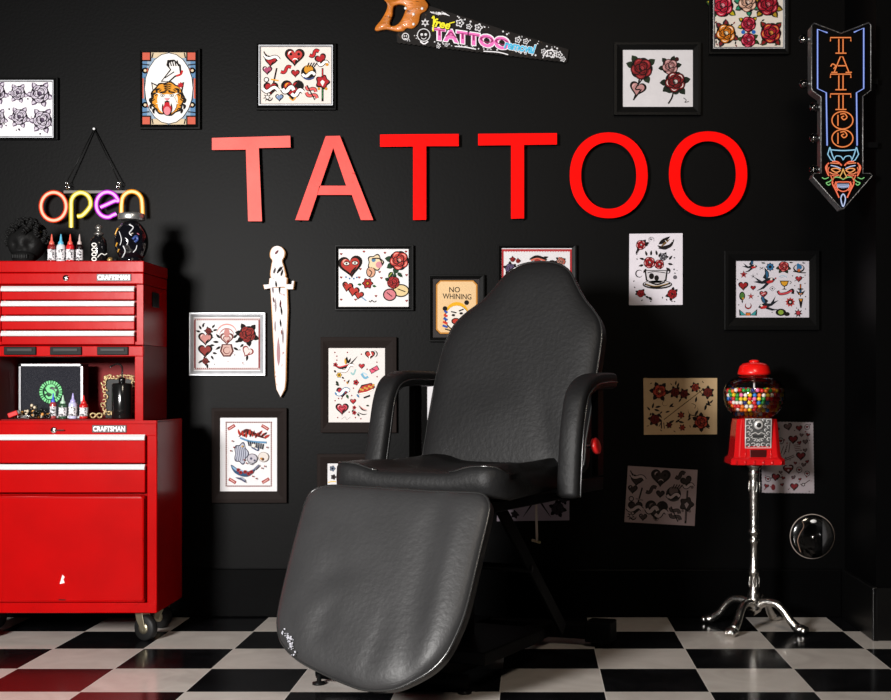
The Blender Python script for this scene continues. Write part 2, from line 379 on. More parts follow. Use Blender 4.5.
def text_on(name, txt, X0, X1, Z0, Z1, Y, m, parent, depth=.0015, bold=.02):  # raised lettering on a face looking towards -y
    vs, fs = text_polys(txt, 0, bold); mb = MB()
    P = [(X0+(X1-X0)*u, Y, Z0+(Z1-Z0)*v) for u, v in vs]
    mb.add(P, fs); mb.add([(p[0], Y-depth, p[2]) for p in P], [f[::-1] for f in fs])
    ed = {}
    for f in fs:
        for i in range(len(f)):
            a, b = f[i], f[(i+1) % len(f)]; k = (min(a, b), max(a, b)); ed.setdefault(k, []).append((a, b))
    vv = [(p[0], Y, p[2]) for p in P]+[(p[0], Y-depth, p[2]) for p in P]; n = len(P)
    mb.add(vv, [(a, b, b+n, a+n) for k, e in ed.items() if len(e) == 1 for a, b in e])
    return mb.build(name, m, parent, fix=False)

def sheet_quad(mb, cor, Y, t, m, scallop=0):          # cor: photo px corners TL,TR,BR,BL
    d = Y-CAMY; pts = [(W(x, y, d).x, W(x, y, d).z) for x, y in cor]
    if scallop:
        q = []
        for i in range(4):
            a, b = Vector(pts[i]), Vector(pts[(i+1) % 4]); L = (b-a).length; n = int(L/.012); nrm = Vector((-(b-a).y, (b-a).x)).normalized()
            for j in range(n*2):
                q.append(a.lerp(b, j/(2*n))+nrm*(0 if j % 2 else .0022)*1)
        pts = q
    mb.prism(pts, Y, Y+t, m)
def loose(cor, label, art, paper, trace, group=None, scallop=0, curl=0, edge=None):
    """an unframed paper sheet on the wall"""
    Y = -.006
    cx = sum(c[0] for c in cor)/4; cy = sum(c[1] for c in cor)/4; p = W(cx, cy, Y-CAMY)
    A = Art(*trace, Y); sheet_quad(A.mb, cor, Y, .006-.0005, ink(paper) if isinstance(paper, str) else paper, scallop); art(A)
    for v in A.mb.v: v -= Vector((p.x, 0, p.z))
    o = A.mb.build('art_sheet', None, fix=False); o.location = (p.x, 0, p.z)
    return tag(o, label, 'print', group)
def framed(outer, paper, label, art, trace, fm=None, depth=.02, pap='efeae8', lip=None, matc=None, lipm=None, cut=None):
    """outer, paper: (x0,y0,x1,y1) in photo px; a frame of four mitred rails, backing, printed sheet"""
    fm = fm or M_frame; Yf = -depth; df = Yf-CAMY; Yp = -depth*.55
    c = W((outer[0]+outer[2])/2, (outer[1]+outer[3])/2, -CAMY)
    t = thing('picture_frame', label, 'framed print', (c.x, 0, c.z))
    a = W(outer[0], outer[1], df)-c; b = W(outer[2], outer[3], df)-c
    wpx = min(paper[0]-outer[0], outer[2]-paper[2], paper[1]-outer[1], outer[3]-paper[3])
    pa = W(paper[0], paper[1], Yp-CAMY)-c; pb = W(paper[2], paper[3], Yp-CAMY)-c
    def ring(x0, z0, x1, z1, X0, Z0, X1, Z1, ya, yb, yc):     # outer rect, inner rect; ya back, yb outer front, yc inner front
        mb = MB(); o = [(x0, z0), (x1, z0), (x1, z1), (x0, z1)]; i = [(X0, Z0), (X1, Z0), (X1, Z1), (X0, Z1)]
        mid = [((2*p[0]+q[0])/3, (2*p[1]+q[1])/3) for p, q in zip(o, i)]
        V = [(p[0], ya, p[1]) for p in o]+[(p[0], yb, p[1]) for p in o]+[(p[0], yb, p[1]) for p in mid]+[(p[0], yc, p[1]) for p in i]+[(p[0], ya, p[1]) for p in i]
        fs = []
        for k in range(4):
            j = (k+1) % 4
            for l in range(4): fs.append((l*4+k, l*4+j, (l+1)*4+j, (l+1)*4+k))
            fs.append((16+k, 16+j, j, k))
        mb.add(V, fs); return mb
    li = .006 if (lip or lipm) else 0
    ring(a.x, a.z, b.x, b.z, pa.x-li, pa.z+li, pb.x+li, pb.z-li, 0, Yf, Yf+.004).build('frame', fm, t, bevel=.0012)
    if li: ring(pa.x-li, pa.z+li, pb.x+li, pb.z-li, pa.x+.001, pa.z-.001, pb.x-.001, pb.z+.001, 0, Yf+.002, Yp-.003).build('inner_lip', lipm or M_silver, t)
    A = Art(*trace, Yp); sheet_quad(A.mb, [(paper[0]-1, paper[1]-1), (paper[2]+1, paper[1]-1), (paper[2]+1, paper[3]+1), (paper[0]-1, paper[3]+1)], Yp, -Yp-.0005, ink(pap, .80)); art(A)
    for v in A.mb.v: v -= Vector((c.x, 0, c.z))
    o = A.mb.build('print', None, t, fix=False); return t
# ---------------------------------------------------------------- framed and loose prints
K = '17110f'
def art_grey_roses(A):
    pl, dk, md = '5e4e64', '241c2a', 'cfc6d4'
    for x, y, r in ((170, 215, 60), (375, 225, 78), (185, 440, 66), (398, 470, 78), (-30, 210, 72), (-20, 450, 62), (-190, 220, 66), (-200, 450, 70)):
        A.rose(x, y, r, md, (.3, 1.2, 2.2, 3.1, 4.1, 5.3), pl, dk, pl, md); A.arc(x, y, r*.62, x*.1, x*.1+2.2, r*.1, dk); A.arc(x, y, r*.75, x*.1+3, x*.1+4.6, r*.1, dk)
    A.scatter(-250, 110, 480, 600, 26, 9, [dk, pl], 3)
framed((-34, 77, 57.7, 139.5), (-28, 82, 52.4, 136.3), 'silver-lipped black frame of grey-purple roses, cut off by the left edge of the photo', art_grey_roses, (0, 70, 9.333), lipm=M_silver, pap='f2eef2')

def art_tiger(A):
    rd, bl, tn, org = 'cc604c', '5f86ac', 'd8c4a4', 'e0952e'
    for x in (600, 832):
        q = 1 if x == 600 else -1
        for y in (93, 403):
            z = 1 if y == 93 else -1
            A.new(); A.quad(x, y, x+q*112, y+z*26, tn); A.quad(x, y, x+q*24, y+z*112, bl); A.quad(x, y, x+q*42, y+z*40, K); A.quad(x+q*3, y+z*3, x+q*36, y+z*34, rd)
            A.stroke([(x+q*50, y+z*4), (x+q*45, y+z*26)], 5, K, False); A.stroke([(x+q*110, y+z*4), (x+q*105, y+z*26)], 5, bl, False)
            A.stroke([(x, y+z*52), (x+q*34, y+z*56)], 5, K, False)
        for y in (172, 318): A.new(); A.disc(x+q*16, y, 15, K); A.disc(x+q*16, y, 13, rd); A.disc(x+q*16, y, 6, tn)
        A.new(); A.quad(x, 200, x+q*10, 300, rd); A.stroke([(x+q*12, 200), (x+q*16, 300)], 3, K, False)
    A.new(); A.l = 8; A.disc(717, 248, 104, K, 152); A.disc(717, 248, 101, 'f3efec', 149)
    # raised arm
    A.l = 12; A.poly([(682, 220), (722, 168), (706, 150), (712, 128), (740, 126), (768, 150), (772, 190), (745, 200), (722, 220)], K)
    A.poly([(690, 216), (728, 170), (716, 150), (722, 136), (740, 134), (760, 154), (764, 186), (742, 194), (716, 218)], 'f3efec')
    for i in range(5): A.stroke([(712+i*10, 130), (718+i*10, 154)], 5, K, False)
    A.stroke([(748, 196), (768, 188), (774, 172)], 8, 'b02020'); A.stroke([(700, 205), (740, 178)], 4, K)
    # tiger head
    A.l = 20; A.blob(712, 292, 72, K, 9, .05, ry=72); A.blob(712, 292, 65, org, 9, .04, ry=66); A.disc(684, 296, 16, 'efe4d8', 26); A.disc(740, 296, 16, 'efe4d8', 26)
    for q in (-1, 1):
        A.poly([(712+q*70, 222), (712+q*40, 236), (712+q*62, 262)], K); A.poly([(712+q*64, 230), (712+q*46, 239), (712+q*60, 254)], 'efe4d8')
        for i, (a, b) in enumerate(((30, 250), (46, 268), (58, 290), (56, 316), (44, 334))):
            A.stroke([(712+q*a, b), (712+q*(a+16), b+6), (712+q*(a+13), b+22)], 10, K, taper=True); A.stroke([(712+q*(a-4), b+4), (712+q*(a+6), b+12)], 5, K, taper=True)
        A.arc(712+q*48, 292, 22, PI/2, 3*PI/2 if q > 0 else -PI/2, 9, 'efe4d8')
    A.disc(712, 316, 40, 'f3ece6', 42); A.disc(712, 334, 23, K, 32); A.disc(712, 334, 18, 'c0202c', 26); A.disc(712, 345, 14, 'e08890', 18)
    for q in (-1, 1): A.eye(712+q*20, 280, 9); A.poly([(712+q*10, 308), (712+q*18, 308), (712+q*14, 328)], 'f3efec'); A.stroke([(712+q*6, 264), (712+q*30, 268)], 6, K)
    for i in range(4): A.stroke([(696+i*2, 236+i*8), (712, 232+i*8), (728-i*2, 236+i*8)], 4, K)
    A.poly([(700, 292), (724, 292), (712, 304)], 'd88a90')
    A.new(); A.l = 40; A.star(768, 236, 14, 'b8242a', 7, .6, new=False)
framed((139.5, 48, 200, 129), (142.4, 52.5, 195.6, 124.7), 'black framed print of a roaring orange tiger head in an oval with a patterned border', art_tiger, (0, 30, 4.243), pap='93a8bc')

def hearts_sheet(A, mono=False):
    r1 = '2a2220' if mono else 'b3262c'; r2 = '3a302e' if mono else 'cf5a58'; wh = '8a7a78' if mono else 'f4eeea'; bl = '2a2422' if mono else '35436e'; gd = '5a4c4a' if mono else 'd9952c'
    gr = '4a3e3c' if mono else '2e6b3c'
    A.heart(422, 117, 40, r1 if mono else 'c8403e', hi=wh); A.l = 5; A.disc(405, 108, 6, K); A.disc(440, 108, 6, K); A.arc(424, 140, 12, 3.4, 6, 5, wh)
    A.heart(316, 136, 26, r1, .1); A.banner(288, 112, 352, 134, 13, wh); A.stroke([(284, 96), (296, 118)], 5, K)
    A.heart(538, 128, 24, r1, -.4); A.banner(488, 112, 530, 96, 13, r1); A.banner(528, 146, 570, 152, 13, wh); A.disc(566, 154, 7, gd)
    A.heart(300, 178, 20, 'b05070' if not mono else r1, hi=wh); A.banner(360, 186, 406, 166, 12, r1, new=True); A.heart(425, 192, 18, r1)
    A.new(); A.disc(484, 190, 34, K); A.disc(484, 176, 20, gd); A.banner(456, 196, 512, 200, 14, wh); A.stroke([(462, 212), (484, 220), (508, 212)], 8, bl)
    for i in range(4): A.stroke([(478+i*10, 165), (486+i*12, 146)], 5, K)
    A.heart(412, 262, 46, r1, hi=gd); A.l = 4; A.poly([(420, 250), (440, 222), (456, 240), (446, 270)], K); A.banner(368, 262, 418, 268, 18, wh); A.banner(408, 284, 460, 276, 16, wh)
    A.stroke([(398, 300), (414, 314), (428, 298)], 5, gd)
    A.heart(316, 258, 30, r1); A.banner(280, 262, 348, 268, 15, wh); A.stroke([(328, 236), (342, 170)], 7, K); A.stroke([(316, 220), (350, 226)], 6, gd); A.disc(296, 222, 12, K); A.disc(296, 222, 8, wh)
    A.new(); A.banner(474, 250, 516, 276, 12, r2); A.banner(474, 278, 522, 304, 12, r2); A.stroke([(476, 246), (512, 312)], 5, K)
    A.new(); A.blob(546, 232, 30, K, 5, .15); A.blob(546, 230, 24, r1, 5, .15); A.stroke([(546, 170), (546, 212)], 8, K, False); A.stroke([(546, 174), (546, 206)], 4, r1, False); A.stroke([(546, 256), (546, 318)], 9, K, False); A.stroke([(546, 262), (546, 306)], 4, gr, False)
    A.poly([(536, 232), (546, 222), (556, 232), (546, 252)], wh); A.disc(530, 262, 6, gd); A.disc(562, 262, 6, gd)
    A.heart(354, 300, 17, '7f97bd' if not mono else r2, hi=wh); A.star(300, 300, 22, K, 7, .35); A.disc(300, 300, 7, wh); A.arc(310, 300, 14, 0, 3, 6, K)
framed((256, 42.8, 335.8, 109.7), (260.6, 46.9, 331.4, 104), 'black framed sheet of red hearts, ribbons and a black heart hanging above the red letters', hearts_sheet, (200, 30, 4.455), pap='ece2da', lipm=M_silver)

def art_two_roses(A):
    lf = '1b2419'
    A.stroke([(180, 330), (165, 400), (150, 446)], 7, K); A.rose(185, 306, 44, '7c1c20', (-.6, -2.2, -2.8, 1.1), '23301e', '170c0c', hi='a83a3c')
    A.heart(168, 394, 34, 'c08a88', .25, hi='d8aaa8'); A.l = 4; A.stroke([(190, 350), (158, 396), (180, 402), (148, 446)], 6, K)
    A.stroke([(330, 380), (322, 430), (304, 462)], 7, K); A.leaf(326, 410, 3.4, 46, 20, lf); A.leaf(326, 418, -.4, 34, 18, lf)
    A.rose(312, 298, 32, 'b07a78', (-.2, -1.2, -2.3, 3.0), lf, '170c0c', hi='d0a8a4'); A.rose(335, 366, 42, '7c1c20', (-.2, .9, 3.1, 2.5), lf, '170c0c', hi='d8c8c4'); A.new(); A.disc(342, 264, 10, '3a1416'); A.stroke([(372, 436), (384, 446), (378, 456), (396, 452)], 3, K)
framed((614, 42, 701, 115), (622.5, 50, 692.8, 107), 'black framed sheet with two dark red rose stems and a pale heart, at upper right', art_two_roses, (600, 0, 4.455), pap='ddd9dc')

def art_colour_roses(A):
    A.rose(170, 60, 98, 'c2203a', (.6, 2.4, 3.4, 5.4), '2a4a22', '2a0a10', hi='e8909a', lf2='c8b020')
    A.rose(420, 30, 84, 'd8a890', (.5, 1.4, 2.6, 3.3), '1e3a2c', '201418', hi='f0d4c4', lf2='2c8a6a')
    A.rose(620, 50, 96, 'a01428', (.3, .9, 2.3, 3.6), '3a3418', '30060c', hi='d86a72', lf2='b08a20')
    A.rose(205, 335, 88, 'd87818', (.4, 2.0, 2.9, 4.0, 4.7), '20242a', '241408', hi='f4e0c0', lf2='7a2024')
    A.rose(428, 240, 68, 'b01c38', (-.7, 3.7, 2.8), '2c4a22', '2a0a10', hi='e06878', lf2='d0a020'); A.rose(428, 400, 66, 'b8183a', (.2, -.5, 3.3), '2c4a22', '2a0a10', hi='e47a90')
    A.new(); A.disc(378, 318, 20, '2468c0'); A.disc(482, 318, 20, '2468c0'); A.disc(430, 312, 18, '8c2a28')
    A.rose(650, 330, 92, 'a8182c', (-.8, -2.3, .9, 2.2), '26321c', '200608', hi='d88a3a', lf2='8a1a1c')
    for x, y in ((95, 230), (110, 430), (300, 440), (540, 440), (720, 440), (280, 240), (560, 210), (520, 110), (100, 130)): A.new(); A.leaf(x, y, x*.1, 36, 16, '1c2018'); A.leaf(x, y, x*.1+2.4, 32, 14, '7a1c20')
    A.rose(170, -150, 88, 'c2703a', (.6, 2.4, 3.4), '2a4a22', '2a0a10', hi='e8b09a'); A.rose(420, -160, 80, 'b81c30', (.6, 2.4), '2a4a22', '2a0a10'); A.rose(640, -150, 84, 'c8a028', (.6, 2.4), '2a4a22', '2a0a10')
framed((709, -30, 789, 54), (714.5, -24, 783, 47.4), 'black framed large red and orange roses, cut off by the top edge of the photo', art_colour_roses, (705, 0, 9.9), pap='e6dcd0', lipm=M_silver)

def art_vase(A):
    A.border(58, 365, 330, 575, 7, '8c3a3a')
    for i in range(34): A.l = 2; A.disc(61+i*8, 369, 2.4, 'e8e0dc'); A.disc(61+i*8, 571, 2.4, 'e8e0dc')
    pk, rd = 'c88a84', '8e3a36'
    A.heart(105, 446, 27, pk, hi='e6c8c4'); A.heart(104, 496, 27, rd); A.rose(118, 416, 12, rd, (.2, 1.5, 3.2, 4.4), K); A.rose(105, 540, 12, rd, (.2, 1.5, 3.2, 4.4), K)
    for x, y, a in ((88, 410, 4.2), (94, 402, 4.9), (132, 404, 5.4), (136, 414, 6.1), (84, 420, 3.4), (128, 518, 1.0), (134, 506, .2), (92, 538, 2.6), (112, 552, 1.5), (124, 474, .1)): A.new(); A.leaf(x, y, a, 20, 9, K)
    A.new(); A.arc(193, 430, 42, PI, 2*PI, 6, pk); A.arc(193, 436, 30, PI, 2*PI, 4, rd); A.disc(193, 424, 12, pk, 18)
    A.heart(193, 446, 25, 'e6dcd8', out='6a2e2a'); A.l = 5; A.heart(193, 449, 14, 'd8b8b0', out=rd, new=False)
    A.new(); A.poly([(172, 470), (214, 470), (222, 500), (208, 522), (178, 522), (164, 500)], '5a2c28'); A.poly([(178, 474), (208, 474), (215, 500), (204, 516), (182, 516), (171, 500)], 'd4b0a6'); A.arc(193, 496, 14, 0, 5.6, 4, '6a2e2a')
    for x, y, a in ((166, 446, 3.9), (160, 462, 3.2), (168, 480, 2.6), (220, 446, 5.5), (226, 462, 6.0), (220, 484, .5)): A.new(); A.leaf(x, y, a, 26, 10, K)
    A.rose(278, 430, 31, '9c322e', (.4, 1.4, 2.5, 3.3, 4.2, 5.4), K); A.heart(278, 500, 22, 'e8dcd8', .5, out=rd); A.leaf(278, 515, 1.7, 26, 10, K); A.leaf(262, 470, 2.4, 20, 9, K)
    A.scatter(70, 385, 320, 560, 22, 2.2, [K, rd], 5)
framed((189, 312.5, 265.2, 375.6), (193.5, 317, 260.5, 371), 'silver framed sheet of pink hearts, vase and rose beside the red tool chest', art_vase, (180, 230, 4.12), M_silver, pap='ecebec')

def art_hands(A):
    A.heart(135, 118, 37, 'b83c34', -.12, hi='e09a8a'); A.l = 4; A.eye(122, 112, 11); A.eye(150, 110, 11); A.arc(137, 138, 9, .2, 2.9, 3, K)
    A.new(); A.blob(218, 108, 26, K, 5, .14); A.blob(218, 108, 22, 'f0d8b0', 5, .14); A.disc(212, 100, 7, '5c86a8'); A.disc(230, 116, 11, 'd8909a'); A.stroke([(206, 96), (232, 96), (242, 118)], 4, K)
    A.new(); A.disc(203, 140, 16, K, 19); A.disc(203, 140, 13, 'dfa88a', 16); A.stroke([(196, 132), (206, 142), (198, 156)], 3, K)
    A.flower(192, 178, 16, 'a82c2c', 'd8952c', 6); A.leaf(172, 182, 3.2, 14, 8, '2c5a30'); A.leaf(208, 186, .2, 14, 8, '2c5a30')
    A.rose(297, 102, 29, 'c4443c', (1.9, 2.6, 3.3), '24402a', hi='eea090'); A.leaf(275, 140, 2.2, 24, 14, '24402a', 'a8b048'); A.leaf(292, 142, .8, 22, 12, '24402a')
    A.rose(278, 175, 19, 'b83434', (3.6, 4.9), '24402a'); A.new(); A.disc(303, 202, 28, K, 22); A.disc(303, 202, 24, 'e8cf9a', 18); A.disc(266, 216, 23, K, 21); A.disc(266, 216, 19, 'd8818a', 17); A.stroke([(256, 208), (274, 222)], 3, K); A.stroke([(292, 196), (318, 206)], 3, K)
    for x, y, r in ((125, 188, 17), (145, 203, 18), (163, 216, 15)): A.heart(x, y, r, 'bd3c34', .25)
    A.stroke([(110, 176), (118, 186)], 3, K); A.stroke([(172, 224), (188, 236)], 4, '6a8aa8')
    A.new(); A.stroke([(196, 236), (202, 240), (206, 234), (214, 240), (222, 236)], 3, K)
    for x, y in ((104, 80), (180, 72), (250, 76), (320, 72), (104, 232), (104, 158), (232, 140), (238, 160), (152, 232), (220, 220), (168, 130), (164, 158), (322, 150), (322, 236)): A.heart(x, y, 4, 'b02a2a')
    for x in (120, 132, 146, 156): A.new(); A.disc(x, 156+(x % 7), 3, '4a7aa8')
framed((334.6, 245, 413.6, 310.5), (338.4, 249, 408.6, 306.8), 'black framed sheet with red eyed heart, hands and roses, right of the dagger', art_hands, (310, 230, 3.333), pap='f0eeee')

def art_whining(A):
    # octagonal tan card on the backing
    A.poly([(432, 166), (546, 166), (560, 180), (560, 334), (546, 348), (432, 348), (418, 334), (418, 180)], K)
    A.poly([(434, 168), (544, 168), (558, 182), (558, 332), (544, 346), (434, 346), (420, 332), (420, 182)], 'c8893c')
    A.poly([(436, 172), (542, 172), (553, 184), (553, 330), (542, 341), (436, 341), (425, 330), (425, 184)], 'ecc796')
    art_text(A, 'NO', 464, 190, 500, 208, K, 0, .01); art_text(A, 'WHINING', 442, 211, 538, 229, K, 0, .01, 3)
    A.new(); A.l = 5; A.disc(490, 292, 42, K, 44); A.disc(490, 292, 38, 'f0e8de', 40); A.arc(490, 284, 38, PI*1.05, 1.9*PI, 12, 'd8a020'); A.disc(522, 242, 8, K); A.disc(450, 262, 8, K)
    A.disc(478, 284, 6, K, 4); A.disc(504, 278, 6, K, 4); A.disc(486, 304, 15, K, 11); A.disc(486, 304, 11, 'c23a2a', 8); A.stroke([(470, 272), (488, 276)], 4, K); A.stroke([(496, 270), (512, 264)], 4, K)
    for i in range(5): A.stroke([(448-i*1.5, 270+i*12), (458, 276+i*12)], 7, ('2c4a9a', 'c03020')[i % 2], False)
    A.stroke([(450, 330), (480, 336), (524, 330)], 4, K); A.stroke([(520, 290), (530, 312)], 4, '7a3a20')
framed((429, 274.5, 484.6, 341.7), (432.5, 279, 479.5, 337.5), 'tan octagonal NO WHINING card in a black and grey frame, left of the chair back', art_whining, (310, 230, 3.333), pap='3a3636', depth=.022)

def art_romance(A):
    rd, pk = 'c03038', 'cf5670'
    for x, y in ((104, 122), (118, 148), (192, 122), (290, 134), (118, 176), (398, 190), (400, 292), (106, 460), (206, 392), (234, 372), (222, 424), (204, 540), (124, 578), (248, 578), (286, 586), (152, 446), (172, 320), (330, 240), (130, 444)): A.new(); A.disc(x, y, 5, '8a2024')
    A.heart(350, 138, 34, 'd2544e', out='f2eae6'); A.l = 4; A.heart(350, 138, 32, 'c84a44', new=False); A.stroke([(350, 118), (360, 140), (344, 152), (352, 176)], 8, 'f2ece8', False); A.arc(376, 132, 24, -1.4, 1.2, 7, K)
    A.new(); A.stroke([(100, 208), (140, 232), (200, 214), (262, 150)], 15, K, taper=True); A.stroke([(110, 212), (140, 224), (196, 208)], 8, rd); A.leaf(180, 206, -1.4, 56, 26, K); A.leaf(180, 206, -1.7, 44, 14, 'e0aa40'); A.leaf(196, 200, -1.1, 44, 14, K); A.flower(108, 208, 14, rd, K, 5)
    A.banner(152, 250, 236, 214, 18, 'efe8e2', '6c6460', new=True)
    A.heart(292, 217, 20, rd, hi='e89a98'); A.new(); A.stroke([(352, 258), (408, 226)], 34, K, False); A.stroke([(356, 256), (404, 229)], 26, pk, False); A.stroke([(362, 236), (396, 250)], 5, K)
    A.new(); A.stroke([(216, 262), (234, 276), (250, 240)], 12, '8fb4b4'); A.stroke([(290, 270), (312, 300), (338, 292)], 16, '6fa3bc'); A.stroke([(296, 262), (330, 278)], 10, 'a9c4d0')
    A.flower(134, 280, 17, 'e2b23c', '6a3a20', 6); A.leaf(112, 262, 4.0, 22, 14, K); A.leaf(152, 294, .6, 22, 12, K)
    A.flower(252, 332, 18, 'c03038', K, 5); A.leaf(112, 322, 1.0, 36, 16, '24301e'); A.leaf(136, 352, 3.4, 30, 14, '24301e'); A.leaf(190, 342, 5.2, 34, 12, K); A.leaf(194, 344, 4.3, 22, 10, 'c88a2c')
    A.new(); A.poly([(262, 400), (290, 350), (360, 334), (388, 366), (350, 396), (276, 416)], K); A.poly([(270, 398), (294, 358), (356, 340), (380, 366), (346, 390), (280, 410)], 'b83a34')
    for i in range(7): A.disc(284+i*15, 380-i*5+(i % 2)*10, 8, 'd8a54c'); A.stroke([(276, 410), (330, 400), (372, 380)], 7, 'efe6dc')
    A.leaf(258, 414, 1.0, 30, 12, '3a78a8')
    A.heart(156, 398, 38, rd); A.banner(112, 402, 204, 392, 22, 'f0eae4', '3a6a8c'); A.leaf(186, 416, 1.2, 34, 18, '2c5030'); A.stroke([(106, 402), (118, 416)], 9, '3a78a8')
    A.stroke([(306, 440), (350, 424)], 12, K, False); A.heart(232, 464, 20, rd, hi='f0a8a4'); A.heart(155, 514, 42, 'cf4a58', hi='eeb0b4'); A.l = 5; A.heart(155, 514, 22, 'cf4a58', new=False, out='7a1c26'); A.stroke([(142, 508), (168, 506)], 4, K)
    A.flower(240, 508, 12, rd, K, 5); A.flower(240, 544, 14, rd, K, 5); A.leaf(236, 520, 2.2, 24, 10, '24301e'); A.leaf(262, 548, 1.0, 26, 14, '24301e')
    A.new(); A.stroke([(270, 492), (296, 522), (330, 532)], 8, K, taper=True); A.stroke([(280, 496), (300, 516), (330, 524)], 5, 'c05a4a', taper=True); A.leaf(322, 492, .2, 26, 12, '24301e'); A.stroke([(264, 540), (300, 556), (330, 552)], 7, K, taper=True)
    A.new(); A.stroke([(150, 590), (176, 572), (186, 592), (212, 576)], 2.5, '8c8480')
framed((320.5, 337, 396.5, 432.7), (328.3, 348, 385, 422.3), 'dark brown framed sheet of small hearts and ribbons behind the left chair arm', art_romance, (320, 335, 7), M_brownframe, pap='ebe5e2')

def art_card(A):
    dr = '6e2a28'; A.border(163, 138, 458, 552, 8, dr)
    for i in range(24):
        A.l = 2
        for y in (142, 548): A.quad(170+i*12, y-2, 175+i*12, y+2, 'efe9e4'); A.l = 2
    for i in range(34):
        A.l = 2
        for x in (167, 454): A.quad(x-2, 150+i*12, x+2, 155+i*12, 'efe9e4'); A.l = 2
    for x, y, q in ((200, 174, -1), (414, 174, 1), (206, 514, 1), (418, 514, -1)):
        A.new(); A.stroke([(x-22, y-q*12), (x, y), (x+22, y+q*14)], 20, '8e2c2a'); A.stroke([(x-16, y-q*12), (x, y), (x+16, y+q*10)], 5, 'd8b0a8')
    # bonneted figure
    A.new(); A.blob(262, 340, 44, '3a3c50', 5, .15, ry=66); A.blob(262, 340, 38, 'b9bccb', 5, .15, ry=58)
    for i in range(5): A.stroke([(232+i*13, 290+i*4), (238+i*13, 340), (230+i*14, 386)], 4, '4a4c60')
    A.new(); A.l = 5; A.stroke([(246, 236), (290, 196), (340, 214), (420, 246)], 26, '4a1c1c', taper=True)
    for i in range(9): A.leaf(256+i*19, 226+(i % 3)*8, -1.9+i*.17, 44, 16, 'b03226'); A.leaf(264+i*18, 222+(i % 2)*14, -1.5+i*.1, 26, 10, K)
    A.stroke([(256, 240), (320, 262), (424, 270)], 12, '5d86a8'); 
    for i in range(8): A.stroke([(306+i*14, 258+i*3), (314+i*12, 292+i*3)], 7, '1d2430', False)
    A.disc(342, 290, 12, 'efe6de'); A.stroke([(330, 300), (368, 320), (372, 304)], 8, '3c4a68')
    A.disc(334, 372, 34, '3c3e4c', 32); A.disc(334, 372, 30, 'c4c0c8', 28); A.disc(328, 372, 8, '5a5c70'); A.disc(350, 384, 7, '4c4e60'); A.arc(330, 392, 18, .2, 2.9, 4, '30323e')
    A.disc(406, 362, 34, '8c8078', 32); A.disc(406, 362, 31, 'e2dad4', 29); A.disc(402, 376, 10, '5a3a30'); A.disc(392, 372, 7, 'c88a3c'); A.disc(272, 294, 6, 'd8a03c')
    A.stroke([(200, 412), (236, 452), (300, 470), (350, 440)], 36, '2c4866', taper=True); A.stroke([(206, 420), (240, 446), (300, 452)], 13, '7fa0bd', taper=True)
    for x, y in ((246, 444), (290, 456), (312, 468), (330, 456), (262, 460)): A.disc(x, y, 11, 'a02a2a'); A.disc(x, y, 5, '4a1414')
    A.stroke([(230, 492), (270, 504), (296, 524)], 14, '3a3e58', taper=True); A.stroke([(260, 488), (290, 510)], 7, '9aa0b4'); A.stroke([(350, 440), (380, 412)], 12, '6a6c7c')
    for x, y in ((362, 498), (340, 484), (200, 322), (220, 300), (416, 420), (398, 432), (430, 300), (210, 260), (286, 380), (300, 400)): A.disc(x, y, 5, '8c3a34')
framed((211.5, 408, 286.6, 503), (220, 417.6, 277.2, 491.3), 'wide dark brown frame with a red-bordered card of a bonneted figure, left of the footrest', art_card, (200, 400, 6.364), M_brownframe, pap='eceaec')

def art_red_border(A):
    A.border(88, 118, 372, 345, 8, 'b03034')
    for i in range(26): A.l = 2; A.arc(100+i*10.6, 130, 5, PI, 2*PI, 3, 'b03034')
    A.rose(122, 196, 18, '6a5a80', (-1.6, -.6, 3.4, 2.2), K); A.rose(132, 160, 9, 'b02a2a', (-1.6, -.2, 3.4), K); A.rose(154, 166, 8, 'b0302a', (-1.6, 0), K)
    A.stroke([(200, 160), (232, 150), (270, 162)], 14, K, taper=True); A.stroke([(206, 164), (232, 157), (264, 166)], 6, 'c86a58'); A.disc(232, 172, 14, 'a83a34'); A.leaf(252, 156, -.3, 24, 10, K)
    A.rose(326, 166, 14, 'c89080', (3.0, 3.8, -.4), K); A.leaf(306, 172, 3.4, 26, 12, K); A.stroke([(318, 152), (342, 166), (336, 180)], 5, 'a04a3c')
    A.heart(160, 270, 30, 'b03034'); A.rose(300, 270, 30, 'b03034')
framed((497.8, 244.7, 576.8, 318), (501.4, 248.2, 571.8, 312), 'black framed sheet with a red border, its lower half hidden by the chair headrest', art_red_border, (480, 220, 4.05), pap='e6e3e6')

